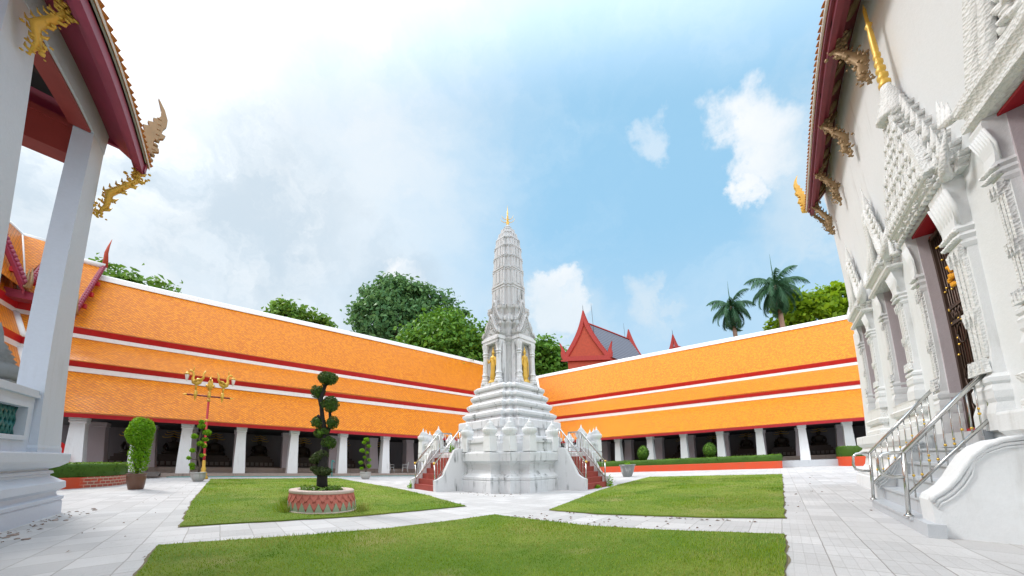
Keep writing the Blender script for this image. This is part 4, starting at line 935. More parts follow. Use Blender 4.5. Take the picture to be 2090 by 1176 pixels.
def window_head(xc, hw, z, apex):
    """cornice, flaming gable and spire over a window"""
    w = hw+.06
    mb = MB(); rect_tier(mb, xc, hw+.02, .20, z, z+.20); mb.rings([[(xc-w*a, YW-.1, z+q), (xc+w*a, YW-.1, z+q), (xc+w*a, YFr+d, z+q), (xc-w*a, YFr+d, z+q)] for a, d, q in ((1.0,.06,-.10),(1.05,.09,-.06),(1.05,.09,-.02),(.98,.05,0))]); o = mb.build('window_cornice', M_CARVED, hall)
    for k in range(13): mb = MB(); x = xc+(k-6)*hw*.155; mb.prism([(x-hw*.07, z+.20), (x+hw*.07, z+.20), (x, z+.33)], .06, HT(YFr+.10)); mb.build('cornice_leaf', M_CARVED, o)
    H = apex-z-.28; zb = z+.24
    cur = lambda f: hw*.86*(1-f)**.9*(1-.25*math.sin(PI*f))
    poly = [(xc-cur(f), zb+H*f) for f in np.linspace(0, 1, 9)]+[(xc+cur(f), zb+H*f) for f in np.linspace(1, 0, 9)][1:]
    mb = MB(); mb.prism([(xc+(x-xc)*.72, zb+(y-zb)*.78) for x, y in poly], .16, HT(YFr-.12))
    for i in range(60):
        f = rng.random()**1.4*.7; ww = cur(f)*.5; mb.ball((xc+rng.uniform(-ww, ww), YFr-.12, zb+H*f*.75+.03), tuple(.04*rng.uniform(.5, 1.4) for _ in range(3)), 1)
    mb.build('tympanum', M_CARVED, o)
    for sg in (-1, 1):
        mb = MB(); mb.tube([(xc+sg*cur(f), YFr-.02+.03*math.sin(f*9), zb+H*f) for f in np.linspace(0, .97, 14)], [.085]*9+[.07,.06,.05,.04,.02], 6); mb.tube([(xc+sg*cur(f)*.74, YFr-.01, zb+H*f*.84) for f in np.linspace(0, .97, 12)], .05, 6); rk = mb.build('raking_naga', M_CARVED, o)
        for i in range(9):
            f = .02+i*.105; x0, zz = xc+sg*cur(f), zb+H*f; L = .20-.008*i
            mb = MB(); mb.tube([(x0, YFr-.03, zz), (x0+sg*L*.75, YFr-.03, zz+L*.35), (x0+sg*L*.9, YFr-.02, zz+L*1.15)], [.055, .045, .006], 5); mb.build('naga_fin', M_CARVED, rk)
        mb = MB(); x0 = xc+sg*hw*.9; mb.tube([(x0, YFr, zb-.02), (x0+sg*.17, YFr+.03, zb+.02), (x0+sg*.24, YFr+.02, zb+.22), (x0+sg*.33, YFr, zb+.42)], [.10, .10, .07, .01], 6); mb.build('naga_head', M_CARVED, rk)
    mb = MB(); mb.lathe([(.07, -.2), (.09, -.05), (.05, .05), (.06, .1), (.02, .25), (0, .5)], 7, (xc, YFr-.05, apex)); mb.build('apex_spike', M_CARVED, o)
for kind, x0, x1, z0, z1 in OPEN:
    big = kind == 'door'; w = .38 if big else .30; wf = .18
    pilaster(x0-w/2, z0-(.02 if big else .02), z1+.06, w, -1); pilaster(x1+wf/2, z0-.02, z1+.06, wf, 1)
    if not big:
        # sill table under the window
        xc = (x0-w+x1+wf)/2; hw = (x1-x0+w+wf)/2
        mb = MB(); mb.rings([[(xc-hw*a, YW-.1, z), (xc+hw*a, YW-.1, z), (xc+hw*a, YFr+d, z), (xc-hw*a, YFr+d, z)] for a, d, z in ((1.06,.09,1.38),(1.06,.09,1.46),(.98,.03,1.50),(.96,.0,1.60),(1.04,.07,1.64),(1.06,.09,1.72),(1.0,.04,1.76),(.97,.03,z0-.04),(.97,.04,z0))]); mb.build('window_sill', M_CARVED, hall)
    if not big and x0 > 4.5: window_head((x0-w+x1+wf)/2, (x1-x0+w+wf)/2, z1+.08, 6.15)
# near window: only the left slope of its great gable is in view
xc = 4.46; hw = .72; zb = 4.62
mb = MB(); mb.rings([[(xc-hw-g, YW-.1, z), (xc+hw+g, YW-.1, z), (xc+hw+g, YFr+d, z), (xc-hw-g, YFr+d, z)] for g, d, z in ((-.02,.0,4.50),(.02,.06,4.54),(.02,.06,4.62),(.0,.02,4.66),(.0,.04,4.72),(.04,.08,4.78),(.04,.08,4.88),(-.1,-.05,4.92))]); nw = mb.build('window_cornice', M_CARVED, hall)
for sg in (-1, 1):
    cur = lambda f: hw*.92*(1-f)**.92
    mb = MB(); mb.tube([(xc+sg*cur(f), YFr-.06, 4.86+2.6*f) for f in np.linspace(0, .98, 16)], .085, 7); mb.tube([(xc+sg*cur(f)*.75, YFr-.04, 4.9+2.0*f) for f in np.linspace(0, .98, 12)], .05, 6); rk = mb.build('raking_naga', M_CARVED, nw)
    for i in range(14):
        f = .03+i*.065; x0, zz = xc+sg*cur(f), 4.86+2.6*f; mb = MB(); mb.tube([(x0, YFr-.06, zz), (x0+sg*.07, YFr-.06, zz+.05), (x0+sg*.09, YFr-.06, zz+.20)], [.05, .035, .004], 5); mb.build('naga_fin', M_CARVED, rk)
    mb = MB(); x0 = xc+sg*hw
    for k in range(3): mb.tube([(x0, YFr+.05, 4.82), (x0+sg*(.16+.05*k), YFr+.05, 4.86+.04*k), (x0+sg*(.14+.07*k), YFr+.04, 5.12+.1*k)], [.055, .04, .006], 6)
    mb.build('naga_head', M_CARVED, rk)
mb = MB(); mb.prism([(xc-hw*.7, 4.9), (xc+hw*.7, 4.9), (xc, 6.8)], .16, HT(YFr-.1))
for i in range(90):
    f = rng.random()*.8; ww = hw*.62*(1-f); mb.ball((xc+rng.uniform(-ww, ww), YFr-.1, 4.95+1.8*f), tuple(.055*rng.uniform(.5, 1.5) for _ in range(3)), 1)
mb.build('tympanum', M_CARVED, nw)
# ---- crown-shaped spire over the doorway
xc = 6.53; mb = MB(); ped = None
zc = 4.30
tiers = [(.90,.20,4.44,4.66),(.80,.18,4.66,4.90),(.67,.17,4.90,5.18),(.54,.15,5.18,5.44),(.42,.13,5.44,5.68),(.32,.12,5.68,5.90),(.24,.10,5.90,6.10),(.17,.09,6.10,6.27)]
for i, (hw, d, z0, z1) in enumerate(tiers):
    mb = MB(); rect_tier(mb, xc, hw, d, z0, z1)
    for _ in range(int(90*hw)): mb.ball((xc+rng.uniform(-hw, hw)*.95, YW+d+.005, rng.uniform(z0, z1)), tuple(.017*rng.uniform(.6, 1.5) for _ in range(3)), 1)
    t = mb.build('crown_tier', M_CARVED, hall)
    if i == 0: ped = t
    n = max(4, int(17*hw/.98)); f = YW+d
    for k in range(n+1):     # antefix leaves along the front edge
        x = xc+(k/n*2-1)*hw*1.02; y = f+.04-(.10 if abs(k/n*2-1) > .8 else 0); h = .30-.02*i+(.10 if k in (0, n) else 0)
        mb = MB(); spikes(mb, [(x, y, z1-.06)], .034, h*1.0, 5); mb.build('antefix_leaf', M_CARVED, t)
    if i < 6:                # little gables standing on each tier
        for gx in ((-.75, -.38, 0, .38, .75) if i < 3 else (-.4, .4)):
            mb = MB(); X = xc+gx*hw; gw = .13-.010*i; mb.prism([(X-gw, z1-.05), (X+gw, z1-.05), (X+gw*.5, z1+.12), (X, z1+.32), (X-gw*.5, z1+.12)], .10, HT(f+.05)); mb.build('tier_gable', M_CARVED, t)
YS = YW+.07
mb = MB(); mb.lathe([(.17, 6.25), (.20, 6.30), (.14, 6.34), (.165, 6.40), (.12, 6.44), (.14, 6.50), (.095, 6.55), (.11, 6.62), (.075, 6.68), (.085, 6.74), (.06, 6.80), (.055, 6.9)], 12, (xc, YS, 0)); mb.build('spire_neck', M_CARVED, hall)
mb = MB(); pr = []
for k in range(5): r = .066-.006*k; z = 6.86+.145*k; pr += [(r*.7, z), (r, z+.03), (r*1.02, z+.08), (r*.7, z+.12)]
pr += [(.036, 7.60), (.032, 7.95), (.024, 8.1), (.042, 8.16), (.02, 8.22), (.018, 8.5), (.0, 8.65)]
mb.lathe(pr, 12, (xc, YS, 0)); mb.build('gilded_spire', M_GOLDP, hall)
# scalloped edge of the door head
for k in range(15): mb = MB(); x = 5.74+k/14*1.58; mb.ball((x, YFr+.03, 4.445), (.055, .05, .05), 1); mb.build('door_head_scallop', M_WHITE, hall)
for sg in (-1, 1): mb = MB(); x0 = xc+sg*.86; mb.tube([(x0, YFr+.02, 4.36), (x0+sg*.12, YFr+.08, 4.42), (x0+sg*.16, YFr+.06, 4.66), (x0+sg*.24, YFr+.04, 4.90)], [.05, .045, .03, .004], 6); mb.build('corner_finial', M_CARVED, hall)
# ---- door: threshold, grille leaf
mb = MB(); mb.box((6.0, DEPTH, 1.0), (7.3, YFr+.06, 1.20)); mb.build('threshold', M_STEPST, hall)
mb = MB(); yg = -2.60+.05; x0, x1, z0, z1 = 6.20, 7.09, 1.22, 4.30
gr = MB()
mb.box((x0-.02, yg-.03, z0), (x0+.035, yg+.03, z1)); mb.box((x1-.035, yg-.03, z0), (x1+.02, yg+.03, z1)); mb.box((x0, yg-.03, z1-.05), (x1, yg+.03, z1)); mb.box((x0, yg-.03, z0), (x1, yg+.03, z0+.05)); mb.box((x0, yg-.025, 3.05), (x1, yg+.025, 3.10)); mb.box((x0, yg-.025, 2.82), (x1, yg+.025, 2.87)); mb.box(((x0+x1)/2-.02, yg-.025, z0), ((x0+x1)/2+.02, yg+.025, z1))
gate = mb.build('door_grille', M_BRONZE, hall)
for i in range(1, 14):
    x = x0+(x1-x0)*i/14
    mb = MB(); mb.tube([(x, yg, z0), (x, yg, z1)], .009, 5); mb.build('grille_bar', M_BRONZE, gate)
mb = MB()
for i in range(9):
    a = x0+.05+i*.088; mb.tube([(a, yg+.01, 2.87), (a+.088, yg+.01, 3.05)], .008, 4); mb.tube([(a+.088, yg+.01, 2.87), (a, yg+.01, 3.05)], .008, 4)
mb.build('lattice_band', M_BRONZE, gate)
for cx in (x0+.24, x0+.64):
    for cz, rr in ((2.65, .11), (2.0, .14), (1.62, .09)): mb = MB(); mb.tube([(cx+rr*math.cos(a), yg+.015, cz+rr*1.3*math.sin(a)) for a in np.linspace(0, 2*PI, 17)], .010, 4); mb.build('grille_scroll', M_BRONZE, gate)
for i in range(46): mb = MB(); mb.ball((x0+(x1-x0)*rng.integers(1, 14)/14, yg+.015, rng.uniform(1.3, 4.1)), .019, 1); mb.build('brass_bead', M_GOLD, gate)
mb = MB(); mb.box((x1-.03, -2.595, 1.2), (x1+.012, -2.53, 4.33)); mb.build('red_door_jamb', M_RED, hall)
mb = MB(); mb.box((x0, -2.59, 1.204), (x1, -2.50, 1.26)); mb.build('red_door_sill', M_RED, hall)
# ---- roof edge: soffit, fascia, rosettes, carved brackets
EY, EZ2 = -1.98, 8.72; XR0, XR1 = -5.0, 12.15; PZ = 1.15
def ept(x, dy, dz=0): return (x, EY-dy, EZ2+dy*PZ+dz)
mb = MB(); mb.add([ept(XR0, 0), ept(XR1, 0), ept(XR1, 1.1), ept(XR0, 1.1), ept(XR0, 0, .08), ept(XR1, 0, .08), ept(XR1, 1.1, .08), ept(XR0, 1.1, .08)], [(0,3,2,1),(4,5,6,7),(0,1,5,4),(1,2,6,5),(2,3,7,6),(3,0,4,7)]); sof = mb.build('eave_soffit', M_MAROON, hall)
mb = MB(); slab(mb, ept(XR1+.05, -.06, .12), ept(XR0, -.06, .12), ept(XR0, 2.6, .12), ept(XR1+.05, 2.6, .12)); mb.build('roof', M_TILE, hall)
mb = MB(); mb.box((XR0, EY-.09, EZ2-.14), (XR1, EY+.0, EZ2+.06)); mb.box((XR0, EY-.20, EZ2-.02), (XR1, EY-.09, EZ2+.16)); mb.box((XR0, EY+.0, EZ2-.02), (XR1, EY+.05, EZ2+.10)); mb.build('fascia', M_MAROON, hall)
mb = MB(); mb.box((XR0, EY+.02, EZ2+.10), (XR1+.05, EY+.085, EZ2+.16)); et = mb.build('eave_trim', M_TRIM, hall)
mb = MB()
for i in range(120): mb.lathe([(.068, 0), (.07, .015), (.03, .04)], 5, (XR1-i*.125, EY+.06, EZ2+.16))
mb.build('tile_butts', M_TILE2, et)
sn = Vector((0, -1, PZ)).normalized(); sd = Vector((0, PZ, 1)).normalized()
for i in range(24):
    x = 11.7-i*.48; p = Vector(ept(x, .36)); nn = Vector((0, -PZ, -1)).normalized(); T = Matrix.Translation(p+nn*.012) @ Matrix(((-1,0,0,0),(0,sn.y,nn.y,0),(0,sn.z,nn.z,0),(0,0,0,1)))
    mb = MB(); mb.lathe([(.125, -.015), (.125, .02), (.09, .03), (.07, .022), (.03, .04), (.0, .045)], 14, (0,0,0), False, T @ Matrix.Rotation(0, 4, 'X')); mb.build('rosette', M_OLDGOLD, sof)
for i in range(9):
    x = 11.95-i*1.36; mb = MB(); a, b2 = ept(x, .0, -.08), ept(x, .62, -.08); mb.add([(x-.06, a[1], a[2]), (x+.06, a[1], a[2]), (x+.06, b2[1], b2[2]), (x-.06, b2[1], b2[2]), (x-.06, a[1], a[2]+.1), (x+.06, a[1], a[2]+.1), (x+.06, b2[1], b2[2]+.1), (x-.06, b2[1], b2[2]+.1)], [(0,3,2,1),(4,5,6,7),(0,1,5,4),(1,2,6,5),(2,3,7,6),(3,0,4,7)]); mb.build('rafter', M_OLDGOLD, hall)
for x in (11.75, 10.25, 8.62, 6.95, 5.2): naga_bracket('eave_bracket', M_OLDGOLD, (x, YW+.04, 7.45), (x, EY-.16, EZ2+.08), (0, 1, 0), hall)
naga_bracket('eave_bracket', M_OLDGOLD, (12.5, YW-.05, 7.9), (XR1+.05, EY-.1, EZ2+.1), (0, 1, 0), hall)
flame('eave_finial', M_GOLDP, (XR1+.12, EY+.0, EZ2+.12), (-.35, .9, 0), .80, hall, .08, -.15)
mb = MB(); A = Vector(ept(XR1, -.02, -.1)); B = Vector(ept(XR1, 2.6, -.1)); thick_strip(mb, [B, A], [B+Vector((0,0,.5)), A+Vector((0,0,.5))], .12); mb.build('gable_board', M_MAROON, hall)
# ---- marble steps with curved side walls
for i in range(6):
    y1 = -1.46-.17*i; mb = MB(); z1 = .15+.21*i
    mb.box((5.60, DEPTH+.3 if i == 5 else y1-.19, 0 if i == 0 else z1-.21), (7.66, y1, z1-.035)); st = mb.build('step', M_STEPST, hall)
    mb = MB(); mb.box((5.60, (DEPTH+.3 if i == 5 else y1-.19), z1-.035), (7.66, y1+.025, z1)); mb.build('step_nosing', M_STEPST, st)
mb = MB(); mb.box((5.18, -1.60, .0), (5.62, -1.455, .15)); mb.build('step', M_STEPST, hall)
def curl(x0, x1):
    P = [(-2.9, 0), (-1.55, 0), (-1.52, .40), (-1.545, .46), (-1.60, .50), (-1.66, .56), (-1.73, .66), (-1.79, .78), (-1.86, .90), (-1.95, 1.0), (-2.06, 1.06), (-2.20, 1.085), (-2.9, 1.085)]
    mb = MB(); T = Matrix(((0,0,1,x0),(1,0,0,0),(0,1,0,0),(0,0,0,1))); mb.prism(P, x1-x0, T); c = mb.build('curved_side_wall', M_WHITE, hall)
    top = [Vector((x0, a, b2)) for a, b2 in P[2:-1]]
    for k, (off, r) in enumerate(((-.0, .030), (-.05, .018), (-.085, .012))):
        mb = MB(); mb.tube([p+Vector((-.004, off*.6 if i < 6 else 0, off)) for i, p in enumerate(top)], r, 7); mb.build('wall_moulding', M_WHITE, c)
curl(5.25, 5.60); curl(7.66, 7.98)
# ---- handrails on the marble steps
def hall_rail(label, x, xe, foot):
    t = thing('stair_handrail', label, 'handrail', (x, -1.44, foot), 0, 'steel handrails on the marble steps')
    A, B = Vector((0, 0, .0)), Vector((xe, -1.02, 1.10)); up = Vector((0, 0, .80))
    mb = MB(); mb.tube([A, A+up], .024, 9); mb.lathe([(.05, 0), (.045, .015), (.025, .03)], 10, A); mb.build('post', M_STEEL, t)
    mb = MB(); mb.tube([A+up, B+up], .027, 9); mb.build('top_rail', M_STEEL, t)
    mb = MB(); mb.tube([A+up*.33, B+up*.33], .020, 8); mb.build('bottom_rail', M_STEEL, t)
    mb = MB(); L = [A+up, A+up+Vector((0,.10,.0)), A+up+Vector((0,.20,-.01)), A+up+Vector((0,.245,-.06)), A+up+Vector((0,.25,-.20)), A+up+Vector((0,.22,-.28)), A+up+Vector((0,.12,-.31)), A+up+Vector((0,0,-.31))]; mb.tube(L, .022, 8); mb.build('end_loop', M_STEEL, t)
    mb = MB(); mb.tube([B+up, B+up+Vector((0,-.14,.0)), B+up+Vector((0,-.22,-.05)), B+up+Vector((0,-.24,-.14)), B+Vector((0,-.24,.1))], .024, 8); mb.build('post', M_STEEL, t)
    for i in range(1, 12):
        p = A.lerp(B, i/12); mb = MB(); mb.tube([p+up*.33-(Vector((0,0,.12)) if i % 2 else Vector((0,0,0))), p+up], .0085, 6); b2 = mb.build('baluster', M_STEEL, t)
        mb = MB(); q = p+up*(.52 if i % 2 else .42); mb.lathe([(.0, -.022), (.014, -.01), (.0155, .0), (.014, .01), (.0, .022)], 8, q)
        if i % 3 == 0: mb.lathe([(.0, .04), (.012, .052), (.012, .07), (.0, .085)], 8, q)
        mb.build('brass_collar', M_GOLD, b2)
hall_rail('steel handrail with brass collars nearest the curved white side wall of the marble steps', 5.70, .30, .15)
hall_rail('steel handrail with brass collars on the far side of the marble steps', 7.45, .10, .15)
# ---- marigold garland tied to the door grille
gl = MB()
for i in range(22): gl.ball((6.66+rng.normal(0, .035), yg+.05, 3.62-rng.random()*.32), .034, 1)
for i in range(8): gl.ball((6.52+rng.normal(0, .03), yg+.05, 3.42-rng.random()*.14), .03, 1)
tag(gl.build('flower_garland', M_YFLOWER), 'small bunch of orange marigold flowers tied to the dark door grille', 'garland')

# ================================================================== PLANTERS, HEDGES, POTS, TOPIARY
def stadium(cx, cy, hx, hy, r, n=9, d=0.0):
    hx += d; hy += d; r = max(.02, min(r+d, hx, hy)); out = []
    for qx, qy, a0 in ((1, 1, 0), (-1, 1, PI/2), (-1, -1, PI), (1, -1, 1.5*PI)):
        for k in range(n): a = a0+PI/2*k/(n-1); out.append((cx+qx*(hx-r)+r*math.cos(a), cy+qy*(hy-r)+r*math.sin(a)))
    return out
def hedge_bed(label, cx, cy, hx, hy, r, kh, hh, wd=.85):
    t = thing('hedge_planter', label, 'planter', (0,0,0), 0, 'red kerbed hedge beds')
    ring = lambda d, z: [(x, y, z) for x, y in stadium(cx, cy, hx, hy, r, 9, d)]
    mb = MB(); mb.rings([ring(0, 0), ring(0, kh-.03), ring(-.02, kh), ring(-.16, kh), ring(-.17, kh-.1)], cap=False); mb.build('brick_kerb', M_BED, t)
    mb = MB(); P = stadium(cx, cy, hx, hy, r, 9, -.16); mb.add([(x, y, kh-.08) for x, y in P], [tuple(range(len(P)))]); mb.build('soil', M_SOIL, t)
    # clipped hedge following the kerb
    dens = 1.0; R = [ring(-.06, kh-.02), ring(-.01, kh+.10), ring(.0, hh-.08), ring(-.06, hh), ring(-wd+.06, hh), ring(-wd, hh-.08), ring(-wd, kh-.05)]
    mb = MB(); mb.rings(R, cap=False, smooth=True); h = mb.build('hedge', L_HEDGE, t)
    # leaves over its surface
    pts, nr, top = [], [], []
    for i in range(len(R)-1):
        for j in range(len(R[0])):
            k = (j+1) % len(R[0]); a, b2, c, d = [Vector(q) for q in (R[i][j], R[i][k], R[i+1][k], R[i+1][j])]
            ar = ((b2-a).cross(d-a)).length; dist = max(6, math.hypot(a.x, a.y)); n = int(ar*min(420, 240*(15/dist)**1.2))
            nn = (b2-a).cross(d-a); nn = nn.normalized() if nn.length > 0 else Vector((0, 0, 1))
            for _ in range(n):
                u1, v1 = rng.random(), rng.random(); p = a.lerp(b2, u1).lerp(d.lerp(c, u1), v1); q = mnoise.noise(p*2.6)*.05
                pts.append(p+nn*q); nr.append(nn); top.append(i == 3)
    pts, nr, top = np.array(pts), np.array(nr), np.array(top)
    sz = .028*max(1, math.hypot(cx, cy)/17)
    leaves('hedge_side', L_HEDGE, pts[~top], nr[~top], sz, t, .8); leaves('hedge_top', L_HTOP, pts[top], nr[top], sz, t, .8)
    return t
hedge_bed('round-ended red bed with a low clipped hedge and bare bricks, beside the round-topped potted bush', -7.4, 17.5, 4.15, 2.35, 2.2, .36, .80)
hedge_bed('long straight red bed with a low clipped hedge and three topiary balls', 27.6, 9.6, 1.25, 9.75, .5, .50, .93, .8)
hedge_bed('short red bed with a low hedge right beside the white temple plinth', 28.7, -7.0, 1.5, 3.3, 1.0, .62, 1.28, .8)
def ball_bush(label, c, r, h):
    t = thing('topiary_ball', label, 'topiary', c, 0, 'topiary balls in the straight hedge bed')
    mb = MB(); mb.ball((0, 0, h*.5), (r*.9, r*.9, h*.48), 2, .08, c[1]); mb.build('core_foliage', L_DARK, t)
    p, d = ellip_pts((0, 0, h*.48), (r, r, h*.5), 1500, .18); p[:, 2] = np.where(p[:, 2] > h*.5, h*.5+(p[:, 2]-h*.5)*(1+.12*np.clip(1-np.hypot(p[:, 0], p[:, 1])/r, 0, 1)), p[:, 2])
    leaves('clipped_leaves', L_HEDGE, p, d, .055, t, .7)
    mb = MB(); mb.tube([(0,0,-.6), (0,0,h*.4)], .05, 7); mb.build('stem', M_BARK, t)
ball_bush('dark topiary ball just behind the far right stairs of the white spire', (27.6, 15.9, .95), .62, 1.45)
ball_bush('middle topiary ball of the straight hedge, behind the grey ceramic pot', (27.5, 10.75, .95), .52, 1.2)
ball_bush('topiary ball nearest the right end of the straight hedge', (27.6, 5.05, .95), .52, 1.12)

def pot(name, label, cat, loc, prof, m, n=28, group=None):
    t = thing(name, label, cat, loc, 0, group); mb = MB(); H = max(z for r, z in prof); R = prof[-1][0]
    mb.rings([[(r*math.cos(2*PI*j/n), r*math.sin(2*PI*j/n), z) for j in range(n)] for r, z in prof], cap=True, smooth=True); mb.build('pot', m, t)
    return t
# bright round-topped bush in a brown jar
b = pot('potted_bush', 'bright green round-topped bush in a brown clay jar beside the red hedge bed', 'potted plant', (-2.42, 14.45, 0), [(.18,0),(.20,.02),(.235,.20),(.255,.40),(.25,.46),(.265,.48),(.27,.51),(.24,.51),(.23,.46),(.0,.45)], M_JAR)
mb = MB(); mb.tube([(0,0,.5),(.05,.02,1.0),(-.03,0,1.5)], [.05,.04,.03], 7); mb.tube([(0,0,.5),(-.12,.05,1.0),(-.1,0,1.4)], [.03,.03,.02], 6); mb.tube([(0,0,.5),(.14,-.05,1.0),(.12,0,1.4)], [.03,.03,.02], 6); mb.build('stems', M_BARK, b)
p1, d1 = ellip_pts((.03, 0, 1.86), (.40, .40, .50), 4600, .35); p2, d2 = ellip_pts((.04, 0, 1.15), (.29, .29, .70), 2600, .7)
pp = np.concatenate([p1, p2]); dd = np.concatenate([d1, d2]); q = np.array([mnoise.noise(Vector(x)*3.2) for x in pp]); k = q > -.45
leaves('foliage', L_BUSH, (pp+dd*q[:, None]*.08)[k], dd[k], .034, b, .8)
# bonsai-like shrubs in ceramic bowls
def twisted(label, loc, h, lobes, m, leafm, potscale=1.0, green=L_BUSH):
    t = pot('potted_shrub', label, 'potted plant', loc, [(r*potscale, z*potscale) for r, z in [(.20,0),(.26,.03),(.36,.22),(.38,.34),(.36,.44),(.41,.47),(.41,.51),(.33,.51),(.31,.45),(.0,.44)]], m)
    mb = MB(); z0 = .42*potscale; mb.tube([(0,0,z0),(.06,.0,z0+h*.18),(-.05,.02,z0+h*.36),(.05,0,z0+h*.54),(-.03,0,z0+h*.72),(.02,0,z0+h*.93)], [.05,.045,.04,.035,.028,.015], 7)
    for x, y, z, r in lobes: mb.tube([(0,0,z0+(z-z0)*.86),(x*.6,y*.6,z-.05),(x,y,z)], [.024,.018,.01], 5)
    mb.build('trunk', M_BARK, t); P, Dd = [], []
    for x, y, z, r in lobes: p, d = ellip_pts((x, y, z), (r, r, r*.75), int(240*(r/.15)**2), .5); P.append(p); Dd.append(d)
    leaves('leaf_pads', leafm, np.concatenate(P), np.concatenate(Dd), .040, t, .8)
twisted('slim twisted shrub in a grey bowl in front of the lamp post', (-.92, 18.75, 0), 2.15, [(.02,0,2.52,.17),(.0,0,2.72,.12),(.26,0,2.24,.19),(-.24,.05,2.04,.15),(.22,0,1.92,.13),(.02,0,1.72,.16),(.16,0,1.60,.11),(-.28,0,1.40,.13),(.10,0,1.18,.10),(-.40,0,1.05,.10),(-.27,0,.74,.13),(-.25,0,.60,.10)], M_CERAM, L_BUSH, .82)
twisted('slim twisted shrub in a grey bowl right of the topiary tree', (7.75, 19.35, 0), 1.9, [(.05,0,2.36,.17),(-.10,0,2.18,.13),(.20,0,1.98,.14),(-.22,0,1.70,.16),(.10,0,1.58,.12),(-.05,0,1.30,.11),(.25,0,1.15,.13),(-.30,0,.98,.14),(.22,0,.78,.16),(-.25,0,.65,.12)], M_CERAM, L_BUSH, .85)
e = pot('ceramic_pot', 'grey glazed ceramic pot with a few sprigs standing before the straight hedge', 'flower pot', (18.9, 8.45, 0), [(.24,0),(.27,.03),(.38,.30),(.44,.55),(.46,.66),(.52,.69),(.52,.74),(.43,.74),(.40,.66),(.0,.64)], mat('streaked_grey_glaze', plaster((.20, .21, .21), (.62, .62, .60), 1.6, 1.4), .35))
p, d = ellip_pts((0, 0, .72), (.24, .24, .14), 90, .9); leaves('sprigs', L_BUSH, p, d, .06, e)
